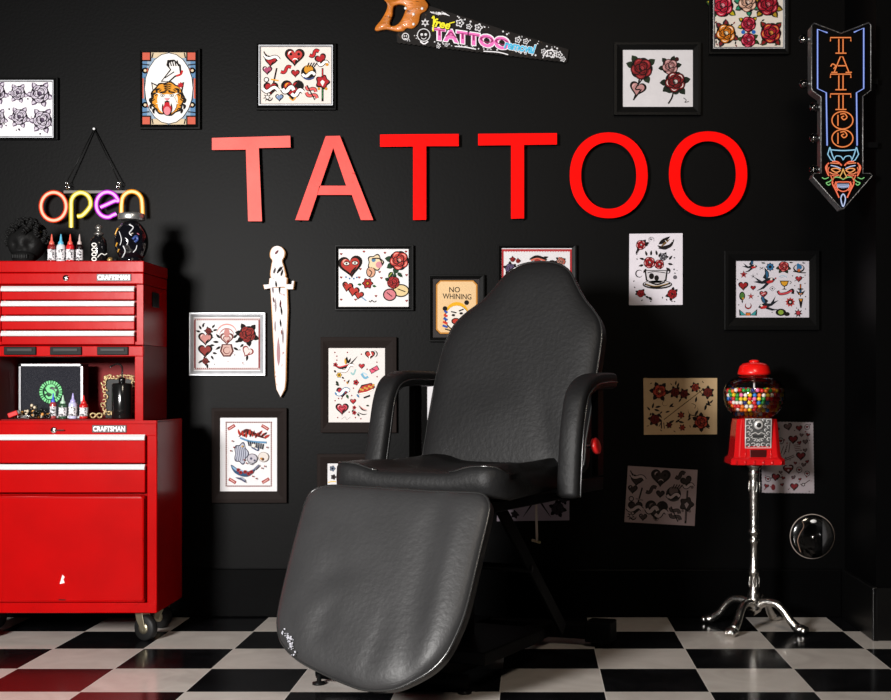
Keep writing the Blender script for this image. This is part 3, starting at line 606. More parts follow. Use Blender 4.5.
def art_teacup(A):
    g = '2a2426'
    A.rose(162, 155, 34, 'b81c22', (.0, -.8, 2.1), K, hi='d8d0d4'); A.leaf(190, 150, -.4, 36, 20, K); A.leaf(140, 190, 2.1, 40, 14, g); A.arc(240, 115, 20, 2, 7, 4, '8c868c'); A.disc(238, 112, 5, g)
    A.new(); A.stroke([(292, 160), (330, 176), (390, 160), (420, 110)], 28, K, taper=True); A.leaf(300, 150, -.6, 110, 34, K); A.leaf(316, 170, -.7, 100, 16, '7a5a34'); A.stroke([(300, 180), (350, 188), (376, 176)], 8, g); A.stroke([(350, 120), (380, 150)], 5, 'd8d4d8'); A.stroke([(392, 105), (408, 130)], 5, 'd8d4d8')
    for x, y, a in ((210, 240, 4.4), (240, 238, 4.8), (288, 236, 4.5), (300, 250, 5.2), (190, 268, 3.4), (380, 270, 5.4), (372, 300, .2), (360, 330, .9), (184, 310, 2.9), (205, 340, 2.2)): A.new(); A.leaf(x, y, a, 42, 18, K)
    A.rose(336, 248, 26, '6a666e', (.0, -1, 2), K, hi='c8c4ca'); A.rose(228, 292, 40, 'b81c22', (), K, hi='cfc8cc'); A.rose(304, 306, 34, 'b81c22', (), K, hi='cfc8cc')
    A.new(); A.poly([(190, 350), (372, 350), (362, 430), (320, 462), (240, 462), (200, 430)], K); A.poly([(202, 356), (360, 356), (350, 424), (314, 450), (246, 450), (212, 424)], 'dcd7dc')
    A.disc(245, 398, 20, K, 24); A.disc(284, 412, 18, K, 22); A.stroke([(215, 372), (270, 362), (352, 372)], 6, g); A.arc(150, 378, 28, .6, 5.6, 9, g); A.arc(366, 356, 22, -1.5, 1.6, 8, g)
    A.new(); A.disc(290, 462, 116, K, 36); A.disc(290, 458, 106, 'd8d2d6', 27); A.stroke([(192, 458), (284, 482), (390, 452)], 13, K); A.stroke([(205, 462), (284, 474), (374, 454)], 4, 'a8823c'); A.stroke([(222, 440), (290, 462), (350, 440)], 12, K)
    A.rose(405, 536, 34, 'b81c22', (-.7, -1.4, 1.8, 2.8), K, hi='2a1a1c'); A.rose(160, 532, 27, 'a81c22', (3.6, 3.0, .3, 5.4), K); A.leaf(222, 560, .8, 36, 20, K); A.leaf(222, 566, 3.6, 30, 16, K); A.new(); A.disc(428, 406, 16, '6c6870'); A.star(420, 345, 10, g, 5)
    for x, y in ((130, 258), (430, 256), (428, 190), (112, 430), (420, 372), (118, 490), (330, 572), (360, 575), (430, 596), (410, 596), (232, 590), (165, 590), (124, 230)): A.new(); A.leaf(x, y, x*.3, 16, 9, K)
    A.quad(440, 350, 446, 356, g)
loose([(629.4, 233.8), (682.6, 233.2), (682.6, 304.8), (629.0, 305.2)], 'unframed pale sheet with a skull teacup overflowing with red roses, centre right of the wall', art_teacup, 'd6d0d8', (620, 225, 7.77))

def art_swallows(A):
    A.swallow(235, 140, 62, .15, 1); A.swallow(370, 262, 92, .05, 1); A.swallow(352, 478, 88, -.5, -1)
    A.flower(395, 148, 32, '2e6ea0', '17110f', 8); A.rose(512, 146, 42, 'b8383a', (.3, 1.0, 2.2, 2.9), '203018', hi='e08a84')
    A.new(); A.disc(646, 160, 50, K, 36); A.disc(646, 156, 40, 'cfc8d0', 27); A.blob(646, 150, 22, '2e6ea0', 3, .2, ry=30); A.disc(646, 178, 13, 'c8622a'); A.stroke([(596, 186), (646, 196), (706, 200)], 9, K)
    A.star(163, 214, 36, K); A.star(163, 216, 30, 'b02a30', new=False); A.disc(163, 218, 8, K); A.star(245, 230, 24, K, 5, .18)
    A.heart(160, 312, 40, '9c2226'); A.heart(246, 330, 22, '9c2226'); A.heart(336, 385, 32, 'a8323a', hi='d88a8a'); A.l = 4; A.stroke([(320, 390), (352, 376)], 7, 'd8b0b0', False)
    A.new(); A.disc(150, 402, 26, K, 38); A.disc(150, 400, 18, '4a7a38', 28); A.disc(158, 424, 9, 'c88a30'); A.leaf(150, 436, 1.5, 30, 12, K)
    A.star(226, 405, 32, K, 5, .35); A.star(226, 405, 24, 'b23a34', 5, .35, new=False); A.new(); A.arc(203, 486, 26, -.9, 4.0, 14, K); A.arc(203, 486, 26, -.7, 3.8, 6, 'a82c2c'); 
    A.new()
    for q in (-1, 1): A.poly([(202+q*14, 572), (202+q*80, 516), (202+q*76, 574)], K); A.poly([(202+q*22, 568), (202+q*70, 530), (202+q*62, 570)], '3a9a9c')
    A.quad(180, 546, 224, 574, K); A.quad(184, 552, 220, 574, 'd8742c')
    A.new(); A.poly([(478, 268), (560, 268), (545, 310), (522, 322), (522, 336), (545, 346), (495, 346), (515, 336), (515, 322), (492, 305)], K); A.poly([(488, 276), (550, 276), (538, 304), (518, 314), (498, 300)], 'e0a02c'); A.arc(566, 284, 12, -2, 2, 6, K)
    A.stroke([(470, 234), (510, 222), (540, 240)], 5, '8fb0c4'); A.stroke([(480, 244), (545, 226)], 4, 'a8b8c8')
    A.new(); A.stroke([(462, 356), (480, 384), (540, 376), (590, 348), (592, 384)], 24, K); A.stroke([(468, 362), (484, 384), (540, 376), (586, 356)], 15, 'b8404a')
    A.star(570, 456, 44, 'b23430', 9, .68); A.disc(570, 456, 22, K); A.disc(570, 456, 9, 'e0d8d8')
    A.heart(645, 252, 28, 'b8343c'); A.stroke([(605, 272), (692, 236)], 4, K, False)
    A.dagger(660, 352, 110, PI/2, '2e6ea0', 'c8662a'); A.new(); A.poly([(620, 352), (660, 376), (702, 352), (680, 392), (642, 392)], K); A.poly([(645, 378), (676, 378), (660, 398)], 'e08a3c')
    A.poly([(642, 424), (684, 424), (668, 506), (658, 506)], K); A.poly([(648, 430), (678, 430), (664, 452)], 'e0902c')
    A.new(); A.disc(488, 545, 46, K, 32); A.disc(488, 545, 24, '8aa83c', 20); A.disc(540, 560, 26, K, 18); A.star(640, 552, 40, K, 7, .5, new=False); A.star(640, 550, 24, 'b83a44', 7, .5, new=False)
    A.new(); A.stroke([(390, 338), (414, 316), (440, 338), (414, 360), (390, 338)], 4, '3a3638', False); A.disc(414, 338, 7, K); A.disc(442, 248, 8, 'a02a2c')
    A.stroke([(302, 150), (336, 168)], 4, K, False); A.stroke([(336, 148), (304, 170)], 4, K, False); A.leaf(316, 112, .1, 40, 12, '24301e'); A.leaf(560, 108, .1, 36, 12, K); A.leaf(672, 112, .1, 30, 10, K)
    for x, y in ((590, 226), (700, 292), (290, 405), (412, 546), (610, 312), (704, 408), (704, 516), (625, 508), (120, 480), (280, 210), (110, 260), (700, 220)): A.new(); A.disc(x, y, 5, '4a4448')
framed((724.7, 250.5, 819.4, 330), (735.6, 261, 809, 317.5), 'black framed sheet of swallows, hearts and stars on the right of the wall', art_swallows, (725, 250, 8.747), pap='dcd7e0')

def art_tan(A):
    rd = '6a1c14'; rd2 = '8e2e1e'
    def rs(x, y, r, c=rd): A.rose(x, y, r, c, [k*1.05+x for k in range(6)], K, '1c0c08', hi='a84a34' if c == rd2 else None)
    rs(242, 212, 62, rd2); A.arc(242, 212, 44, 0, 6.28, 6, 'b0402c'); A.disc(242, 212, 12, 'c8a070'); rs(396, 220, 40); rs(486, 236, 36); rs(596, 172, 34, rd2); rs(720, 222, 42, rd); rs(196, 490, 44); rs(655, 516, 60, rd2); rs(455, 446, 24, rd2); rs(468, 570, 22, rd2); rs(336, 545, 22)
    A.new(); A.stroke([(286, 490), (662, 200)], 9, K, False); A.stroke([(292, 482), (655, 203)], 3, '9c7c52', False); A.new(); A.stroke([(632, 200), (664, 236)], 6, K, False)
    for x, y, a, L in ((150, 400, 4.0, 50), (170, 380, 5.0, 60), (190, 390, .3, 60), (200, 370, -.2, 60), (160, 420, 1.9, 40), (230, 430, .9, 60), (340, 370, -.8, 60), (350, 360, .0, 40), (300, 420, -.3, 50), (270, 410, 2.4, 40), (330, 530, -.5, 70), (400, 520, -.6, 60), (430, 510, .2, 60), (520, 500, -.7, 50), (545, 430, 1.8, 60), (620, 400, 2.0, 70), (600, 320, -1.4, 60), (720, 300, 1.2, 60), (700, 330, .4, 60), (740, 330, -.8, 50), (690, 400, -1.3, 70), (400, 150, -1.4, 50), (415, 180, -1.2, 60), (345, 230, 3.4, 40), (460, 280, 2.2, 50), (600, 460, -.2, 40)):
        A.new(); A.leaf(x, y, a, L, L*.34, K)
    A.new(); A.arc(575, 400, 50, -.6, 3.4, 9, '3a2c20'); A.stroke([(560, 330), (600, 350), (590, 380)], 6, '3a2c20'); A.arc(296, 330, 26, 0, 5.5, 5, '5a4630')
    A.stroke([(260, 500), (262, 580)], 12, K, False); A.stroke([(236, 560), (260, 520)], 8, K, False); A.stroke([(284, 520), (290, 580)], 8, K, False)
    for x, y in ((170, 126), (350, 130), (680, 130), (140, 550), (270, 606), (380, 600), (740, 580), (540, 545), (300, 290)): A.new(); A.leaf(x, y, x*.2, 30, 9, '3a2c20')
loose([(643.4, 378.2), (717.2, 378), (717, 434.3), (644, 434.8)], 'unframed tan sheet with dark red roses and a thin diagonal sword', art_tan, 'a98f6c', (635, 370, 9.9), edge=1)

def art_mono(A):
    # the same arrangement of hearts as the coloured sheet, shown in black, slightly turned
    O = A.P; a, b = math.cos(.05), math.sin(.05)
    def P2(x, y):
        u, v = (x-272)/313, (y-76)/252; X = 628+u*69.5-v*3.6; Y = 465.8+u*4.2+v*56.2
        q = W(X, Y, A.d); return (q.x, q.z)
    A.P = P2; hearts_sheet(A, True); A.P = O
loose([(628, 465.8), (697.6, 470), (694.6, 526), (624.4, 522)], 'tilted mauve-grey sheet of black hearts and ribbons, low left of the gumball machine', art_mono, '7d6c6b', (615, 455, 8.75))

def art_hearts_perf(A):
    rd = '6c2226'
    hs = ((295, 128, 30), (382, 140, 24), (335, 228, 34), (400, 194, 15), (450, 192, 15), (384, 254, 16), (430, 246, 20), (395, 356, 34), (352, 412, 13), (415, 426, 17), (445, 400, 14), (298, 458, 38), (238, 484, 14), (200, 520, 30), (258, 528, 15), (338, 522, 16), (388, 538, 12), (344, 594, 30), (210, 150, 18), (128, 590, 18), (250, 580, 14), (428, 312, 16))
    for i, (x, y, r) in enumerate(hs): A.heart(x, y, r, rd if i % 3 else '5c4a4c', (i % 5-2)*.12)
    for x, y, r in ((382, 464, 24), (444, 494, 22), (443, 132, 22), (238, 240, 26), (140, 536, 22)): A.new(); A.disc(x, y, r, K); A.disc(x, y, r*.78, 'a89ea2'); A.heart(x, y, r*.5, rd, new=False)
    for i in range(4): A.new(); A.stroke([(338+i*4, 274+i*14), (392, 262+i*14+6)], 5, '4a2c2e', False)
    for x0, y0, x1, y1 in ((240, 340, 262, 280), (262, 350, 290, 270), (300, 330, 312, 250), (250, 390, 340, 350), (260, 398, 345, 362), (400, 590, 465, 544)): A.new(); A.stroke([(x0, y0), (x1, y1)], 6, '40302f', False)
    A.new(); A.disc(414, 580, 14, K); A.disc(414, 580, 8, 'a89ea2'); A.disc(180, 600, 16, rd, 24); A.disc(298, 468, 8, 'a89ea2'); A.stroke([(270, 442), (325, 442)], 7, 'a89ea2', False)
    A.scatter(110, 110, 480, 640, 60, 5, ['40302f', rd], 9)
loose([(761.5, 422), (812.9, 422.5), (814, 493), (762.4, 492.5)], 'scalloped-edged grey sheet of small dark red hearts behind the gumball machine', art_hearts_perf, '8f868a', (750, 410, 7.77), scallop=1)

def art_spread(A):
    cx = 338
    for k in range(5):
        for q in (-1, 1): A.new(); A.stroke([(cx+q*4, 100+k*13), (cx+q*(28+k*4), 140+k*6-k*10), (cx+q*(50+k*3), 118-k*12)], 6, K, taper=True)
    A.new(); A.stroke([(290, 200), (318, 160), (338, 128), (360, 160), (388, 200)], 8, K, taper=True); A.blob(338, 120, 14, K, 5, .2)
    for x, y, r in ((412, 170, 20), (432, 135, 14), (412, 120, 10), (232, 150, 16), (226, 192, 14), (250, 110, 14), (262, 190, 10)): A.rose(x, y, r, '4a4048', (.2, 1.2, 2.4, 3.5, 4.6), K)
    A.heart(338, 80, 26, '3a3238'); A.heart(250, 60, 22, '3a3238'); A.rose(420, 60, 24, '4a4048')
loose([(497, 456), (569.3, 456), (569.3, 520.3), (497, 521.2)], 'lilac-grey sheet of black winged drawings seen under the chair seat', art_spread, 'aa9ca8', (440, 460, 3.5))

def art_plain_a(A):
    for y in (380, 405, 430): A.heart(455, y, 8, 'b03034')
framed((416.5, 371, 482, 462), (427, 382, 472, 452), 'black framed white print mostly hidden between left chair arm and backrest', art_plain_a, (0, 0, 1), pap='e4e2e6')
def art_plain_b(A):
    A.flower(332.5, 468.5, 2.6, '6a7890', K, 5); A.flower(333.5, 477, 2.4, '3a3034', K, 5); A.stroke([(328, 482.5), (332, 481.5), (336, 481.8)], .8, 'd8b030'); A.heart(350, 500, 8, 'b03034'); A.heart(360, 480, 7, 'b03034')
framed((317, 454, 386, 545), (327.3, 463.3, 376, 535), 'brown framed print almost hidden behind the footrest, only its upper left corner showing', art_plain_b, (0, 0, 1), M_brownframe, pap='e6e4e6')
# ---------------------------------------------------------------- six red letters
def L2(pts, o=(200, 110), k=3.182): return [(o[0]+x/k, o[1]+y/k) for x, y in pts]
def letter(label, polys, hole=None, mm=None):
    yf = -.030; th = .016; d = yf-CAMY
    xs = [p[0] for q in polys for p in q]; ys = [p[1] for q in polys for p in q]
    c = W((min(xs)+max(xs))/2, (min(ys)+max(ys))/2, -CAMY)
    t = thing('letter_sign', label, 'letter', (c.x, 0, c.z)); T = lambda p: (W(p[0], p[1], d)-c)
    face = MB(); edge = MB()
    for poly in polys:
        o = [T(p) for p in poly]
        if hole:
            i = [T(p) for p in hole]; n = len(o)
            face.add([(p.x, yf, p.z) for p in o]+[(p.x, yf, p.z) for p in i], [(k, (k+1) % n, n+(k+1) % n, n+k) for k in range(n)])
            for r, s in ((o, 1), (i, 1)): edge.add([(p.x, yf+.0004, p.z) for p in r]+[(p.x, yf+th, p.z) for p in r], [(k, (k+1) % n, n+(k+1) % n, n+k) for k in range(n)], smooth=True)
            edge.add([(p.x, yf+th, p.z) for p in o]+[(p.x, yf+th, p.z) for p in i], [(k, (k+1) % n, n+(k+1) % n, n+k) for k in range(n)])
        else:
            n = len(o); face.add([(p.x, yf, p.z) for p in o], [list(range(n))])
            edge.prism([(p.x, p.z) for p in o], yf+.0004, yf+th)
    face.build('front_face', mm or M_letter, t); edge.build('edge_return', M_letteredge, t)['label'] = 'dark painted side edge'
    for q in (polys[0][0], polys[0][len(polys[0])//2]):
        cc = [(min(xs)+max(xs))/2, (min(ys)+max(ys))/2]; p = T((q[0]*.9+cc[0]*.1 if not hole else q[0]*.93+cc[0]*.07, q[1] if not hole else q[1]*.93+cc[1]*.07))
        MB().tube([(p.x, 0, p.z), (p.x, yf+th, p.z)], .004, 8).build('standoff', M_black, t)
letter('leftmost red letter T, its crossbar tilting, left of the letter A', [L2([(38, 89), (287, 82), (288, 119), (187, 121), (197, 354), (153, 354), (146, 126), (38, 127)])], mm=M_palered)
letter('red letter A, the only A among the large wall letters', [L2([(303, 350), (400, 83), (445, 82), (551, 350), (512, 350), (483, 270), (372, 270), (380, 241), (465, 241), (424, 120), (345, 351)])], mm=M_palered2)
letter('red letter T directly right of the red A', [L2([(573, 78), (823, 76), (823, 115), (720, 115), (720, 349), (678, 350), (678, 116), (573, 117)])])
letter('red letter T directly left of the first red O', [L2([(25, 73), (267, 71), (267, 106), (166, 107), (166, 333), (126, 334), (126, 108), (25, 109)], (470, 110), 3.072)])
def ell(cx, cy, a, b, n=64): return [(cx+a*math.copysign(abs(math.cos(2*PI*i/n))**.94, math.cos(2*PI*i/n)), cy+b*math.copysign(abs(math.sin(2*PI*i/n))**.94, math.sin(2*PI*i/n))) for i in range(n)]
letter('first red letter O, right of the last T', [ell(608.7, 175.3, 39, 42.9)], ell(608.7, 175.5, 27.6, 33.3))
letter('last red letter O, rightmost of the large wall letters', [ell(708.1, 174, 39.2, 42.7)], ell(708.1, 174.2, 27.8, 33))

# ---------------------------------------------------------------- wall hung pieces
def wall_dagger():
    c = W(280, 320, -CAMY); t = thing('ornamental_dagger', 'white painted dagger with rusty edges hanging point down right of the silver frame', 'dagger', (c.x, 0, c.z))
    k, o = 4.12, (180, 230); Y0, Y1 = -.012, -.026; d = Y1-CAMY
    T = lambda x, y: (W(o[0]+x/k, o[1]+y/k, d)-c)
    wh = mat('white painted wood', (.60, .57, .57), rough=.5, var=.12, bump=.1, wear=('8a5a5a', .60, 34)); ed = mat('rust orange edge', (.55, .25, .06), rough=.6, var=.4, vscale=60)
    def part(name, pts, y0, y1, sm=False, marks=None):
        P = [T(*p) for p in pts]; cc = sum(P, Vector())/len(P)
        if sm: P = smooth(P, 5)
        pts2 = [(p.x, p.z) for p in P]; big = [(p.x+(p.x-cc.x)*.12/1.0*(1 if abs(p.x-cc.x) < .03 else .3), p.z+(p.z-cc.z)*.008) for p in P]
        o_ = MB().prism(big, y0, y1+.003, ed); o_.prism(pts2, y1+.003, y1, wh)
        if marks:
            for mi, mm in enumerate(marks.mats): o_.add(marks.v, [f for f, q in zip(marks.f, marks.m) if q == mi], mm)
        return o_.build(name, None, t, fix=False)
    A = Art(180, 230, 4.12, Y1-.0012)
    for x, y, a, L, cl in ((392, 100, 5.4, 22, '7a3c44'), (400, 180, 5.2, 34, K), (416, 190, 5.0, 30, K), (398, 235, 4.6, 26, K), (412, 320, 4.8, 34, '5a2a2c'), (420, 352, 4.6, 44, K), (416, 400, 4.6, 36, K), (388, 300, 4.5, 26, '6a4a48'), (420, 432, 4.6, 22, '8a5a58'), (406, 560, 4.7, 120, 'b88a90'), (386, 180, 5.0, 26, '5a5458'), (408, 172, 5.3, 28, K), (384, 262, 4.6, 40, '8a7c80'), (410, 262, 4.7, 50, K), (394, 340, 4.7, 60, '9a8c90'), (424, 470, 4.7, 70, '9a8c90'), (392, 420, 4.7, 50, 'a89a9e')):
        A.l = 1 if y > 240 else 30; A.leaf(x, y, a, L, 7 if L < 100 else 14, cl)
    for v in A.mb.v: v -= Vector((c.x, 0, c.z))
    part('blade', [(373, 238), (439, 238), (442, 330), (436, 500), (434, 620), (430, 655), (414, 688), (398, 655), (392, 600), (388, 500), (380, 330)], 0, Y1, marks=A.mb)
    part('crossguard', [(345, 226), (350, 244), (372, 240), (384, 236), (430, 234), (445, 244), (466, 244), (470, 210), (462, 210), (460, 224), (438, 224), (440, 198), (428, 192), (384, 194), (370, 200), (368, 224)], 0, Y1-.004)
    part('grip', [(378, 196), (378, 150), (382, 126), (374, 112), (374, 90), (384, 72), (402, 66), (420, 74), (430, 92), (427, 112), (420, 128), (428, 160), (430, 196)], 0, Y1-.002, True)
wall_dagger()

def saw():
    c = W(480, 32, -CAMY); t = thing('hand_saw', 'hand saw with orange wooden handle and painted TATTOO removal blade, at the top edge', 'saw', (c.x, 0, c.z))
    k, o = 4.05, (360, 0); Y = -.012; d = Y-CAMY; T = lambda x, y: (W(o[0]+x/k, o[1]+y/k, d)-c)
    bl = mat('dark rusted saw steel', (.006, .0045, .004), rough=.5, var=.5, vscale=50, spec=.12, wear=('3a2a1c', .62, 60))
    top = [(262, 18), (420, 68), (600, 126), (845, 200)]; n = 70; bot = []
    for i in range(n+1):
        f = i/n; x = 838+(150-838)*f; y = 252+(172-252)*f; bot.append((x, y+(3.5 if i % 2 else -1)))
    P = [T(*p) for p in top+bot+[(148, 140), (180, 100)]]
    MB().prism([(p.x, p.z) for p in P], 0, Y).build('blade', bl, t)
    wd = mat('orange varnished wood', (.52, .155, .018), rough=.4, var=.6, vscale=22, stretch=(1, 1, 3), coat=.2, bump=.25, wear=('5a2408', .60, 24))
    Po = [T(*p) for p in [(92, -6), (118, -2), (150, 2), (185, -12), (240, -14), (276, 20), (268, 46), (246, 60), (238, 96), (214, 118), (190, 116), (178, 128), (150, 130), (110, 122), (66, 128), (64, 112), (84, 88), (106, 50), (112, 20)]]
    Ho = [T(*p) for p in [(140, 26), (168, 20), (186, 32), (180, 60), (164, 90), (146, 106), (126, 108), (122, 92), (132, 66), (134, 44)]]
    N = 72; a = resample(smooth(Po, 5), N); h = resample(smooth(Ho, 5), N)
    hc = sum(h, Vector())/N; ang = lambda p: math.atan2(p.z-hc.z, p.x-hc.x)
    out = []; 
    for p in h:       # match each hole point with the outline point on the same bearing
        q = min(a, key=lambda s: abs((ang(s)-ang(p)+PI) % (2*PI)-PI)); out.append(q)
    mb = MB(); y0, y1 = 0.0, -.026; V = [(p.x, y, p.z) for ring, y in ((a, y0), (a, y1)) for p in ring]
    # body built as bands: outline ring -> hole ring by arc order
    st = min(range(N), key=lambda i: abs((ang(a[i])-ang(h[0])+PI) % (2*PI)-PI)); a = a[st:]+a[:st]
    area_s = lambda r: sum(r[i].x*r[(i+1) % N].z-r[(i+1) % N].x*r[i].z for i in range(N))
    if area_s(a)*area_s(h) < 0: h = [h[0]]+h[1:][::-1]
    V = [(p.x, y, p.z) for ring, y in ((a, y0), (a, y1+.004), ([x*.97+y_*.03 for x, y_ in zip(a, h)], y1), ([x*.1+y_*.9 for x, y_ in zip(a, h)], y1), (h, y1+.004), (h, y0)) for p in ring]
    fs = []
    for l in range(6):
        m2 = (l+1) % 6; fs += [(l*N+i, l*N+(i+1) % N, m2*N+(i+1) % N, m2*N+i) for i in range(N)]
    mb.add(V, fs, None, True); mb.build('handle', wd, t)
    for x, y in ((186, 38), (218, 62), (218, 102), (253, 39)):
        p = T(x, y); MB().lathe([(.0, .003), (.003, .0028), (.0052, .001), (.0056, -.003)], n=16).build('handle_screw', M_white, t, fix=False)
        s = [q for q in t.children if q.name.startswith('handle_screw')][-1]; s.location = (p.x, y1-.001, p.z); s.rotation_euler = (PI/2, 0, 0)
    A = Art(360, 0, 4.05, Y-.0008); wh = 'e8e6ea'; pk = 'e070b4'; pkd = '8a2c5c'; cy = '4ab4dc'; ye = 'e8dc30'
    A.new()
    for i in range(13): A.stroke([(292+i*4.2, 62-abs(i-6)*1.5), (284+i*6.5, 40+abs(i-6)*1.2+i*1.5)], 2.5, wh, False)
    A.star(264, 92, 18, wh, 6, .5); A.star(264, 92, 9, '241c18', 6, .5, new=False)
    for x, y, r in ((184, 148, 15), (258, 142, 27)):
        A.new(); A.disc(x, y, r, wh); A.disc(x, y, r-3.5, '1a1412'); A.disc(x-r*.3, y-2, r*.2, wh); A.disc(x+r*.3, y-2, r*.2, wh); A.arc(x, y+r*.2, r*.4, .2, 2.9, 2.6, wh)
    A.stroke([(244, 168), (260, 178), (276, 168)], 5, wh)
    A.l = 10; slope = 92/320
    for dx in (-2, 2): art_text(A, 'TATTOO', 294+dx, 106, 608+dx, 164, wh, 0, .07, 44)
    art_text(A, 'TATTOO', 297, 110, 605, 161, pk, 0, .05, 44); art_text(A, 'TATTOO', 301, 118, 601, 142, pkd, 0, .0, 44)
    A.l = 22; art_text(A, 'free', 290, 70, 370, 112, '1a1412', .4, .06, 14); art_text(A, 'free', 292, 72, 366, 108, ye, .4, .03, 14); A.stroke([(292, 76), (300, 70), (296, 128)], 6, ye); A.stroke([(362, 96), (384, 90)], 4, ye)
    art_text(A, 'removal', 580, 158, 716, 200, wh, .4, .07, 24); art_text(A, 'removal', 582, 160, 714, 198, cy, .4, .035, 24)
    A.l = 8
    for x, y, r in ((404, 94, 15), (442, 108, 11), (480, 112, 15), (640, 162, 12), (672, 168, 11), (772, 216, 17), (806, 222, 13), (822, 240, 10), (744, 208, 10), (318, 188, 8), (350, 182, 7)):
        A.l = 8; A.blob(x, y, r, wh, 5, .2); A.blob(x, y, r*.66, '1a1412', 5, .2); A.disc(x, y, r*.3, wh)
    A.stroke([(384, 188), (430, 192), (470, 200)], 4, wh); A.stroke([(500, 208), (560, 212), (600, 222)], 4, wh); A.stroke([(740, 236), (760, 206), (800, 208)], 3, wh)
    rr = random.Random(3)
    for i in range(70):
        f = rr.random(); x = 300+f*530; y = rr.choice([34+f*164+rr.uniform(2, 14), 180+f*60-rr.uniform(2, 12)]); A.l = 2; A.disc(x, y, rr.uniform(1.6, 4), wh)
    for i in range(8): A.l = 2; A.disc(160+rr.random()*80, 140+rr.random()*28, 2, wh)
    for v in A.mb.v: v -= Vector((c.x, 0, c.z))
    A.mb.build('painted_blade_art', None, t, fix=False)
saw()

def neon(name, pts, core, glow, r, t, c, closed=False, sm=True, sub=True, s1=1.0, s2=1.0, n=8):
    s1 *= 2.2; s2 *= .95
    P = [Vector(p)-c for p in pts]
    if sm: P = smooth(P, 6, closed)
    g = MB().tube(P, r, n, closed).build(name, neon_glass('neon glow '+glow, glow, s2), t)
    k = MB().tube(P, r*.5, 6, closed).build('gas_core', neon_core('neon core '+core, core, s1), g)
    return g
def neon_core(name, col, s):
    return mat(name, (.1, .1, .1), rough=.5, emit=col, estr=s, var=.1)
def open_sign():
    c = W(93, 205, -CAMY); t = thing('open_sign', 'glowing neon sign reading open in orange, yellow, magenta and amber, above the tool chest', 'neon sign', (c.x, 0, c.z))
    k, o = 5.57, (0, 180); Y = -.05; d = Y-CAMY; T = lambda x, y: W(o[0]+x/k, o[1]+y/k, d)
    E = lambda cx, cy, a, b, t0, t1, n=14: [T(cx+a*math.cos(t0+(t1-t0)*i/n), cy+b*math.sin(t0+(t1-t0)*i/n)) for i in range(n+1)]
    R = .0088
    neon('letter_o_tube', E(298, 147, 70, 78, 0, 2*PI*13/14, 13), 'ffd0b0', 'ff4a22', R, t, c, True, s1=1.3, s2=1.1)
    neon('letter_p_tube', [T(396, 264), T(396, 220), T(396, 150)]+E(450, 128, 54, 58, PI, 2*PI+.35, 10)+[T(478, 178), T(455, 198), T(432, 202)], 'fff6b0', 'f0d21c', R, t, c, s1=1.3, s2=1.0)
    neon('letter_e_tube', [T(560, 152), T(600, 134), T(640, 116)]+E(598, 137, 62, 70, -.3, -4.9, 14)+[T(624, 198), T(646, 188)], 'f8c0ff', 'd428e0', R, t, c, s1=1.3, s2=1.1)
    neon('letter_n_tube', [T(676, 208), T(676, 150)]+E(734, 122, 56, 58, PI, 2*PI, 8)+[T(792, 150), T(794, 206)], 'ffe8a8', 'ff9a1a', R, t, c, s1=1.35, s2=1.1)
    rl = T(345, 66)-c; rr = T(722, 60)-c
    MB().box((rl.x, -.034, rl.z-.003), (rr.x, -.026, rr.z+.004)).build('hanging_rail', mat('clear grey acrylic', (.12, .115, .11), rough=.2), t, .001)
    for x, y in ((298, 70), (396, 90), (598, 66), (734, 64), (298, 224), (598, 198)):
        p = T(x, y)-c; MB().tube([(p.x, -.028, p.z), (p.x, -.043, p.z)], .005, 8).build('tube_clip', M_black, t)
    nail = W(94.3, 129, 4.94)-c; n_ = MB().lathe([(.0, .004), (.004, .004), (.005, .002), (.002, 0), (.002, -.012)], n=12).build('hook', M_white, t); n_.location = (nail.x, -.012, nail.z); n_.rotation_euler = (PI/2, 0, 0)
    for x in (66, 118):
        b = W(x, 187, d)-c; a2 = b+Vector((0, 0, .022)); pts = [(nail.x, -.012, nail.z), (nail.x*.5+a2.x*.5, -.026, nail.z*.5+a2.z*.5-.002), (a2.x, -.04, a2.z)]
        MB().tube(pts, .0022, 6).build('hanging_cord', M_black, t)
        q = 1 if x > 90 else -1
        for i in range(2):
            m = Vector((b.x-q*.003*i, -.04, b.z+.016-.013*i)); MB().tube([m+Vector((.0045*math.cos(u), (.004 if i else -.002)*math.cos(u), .0085*math.sin(u))) for u in (2*PI*j/10 for j in range(10))], .0016, 6, True).build('chain_link', M_chrome, t)
open_sign()

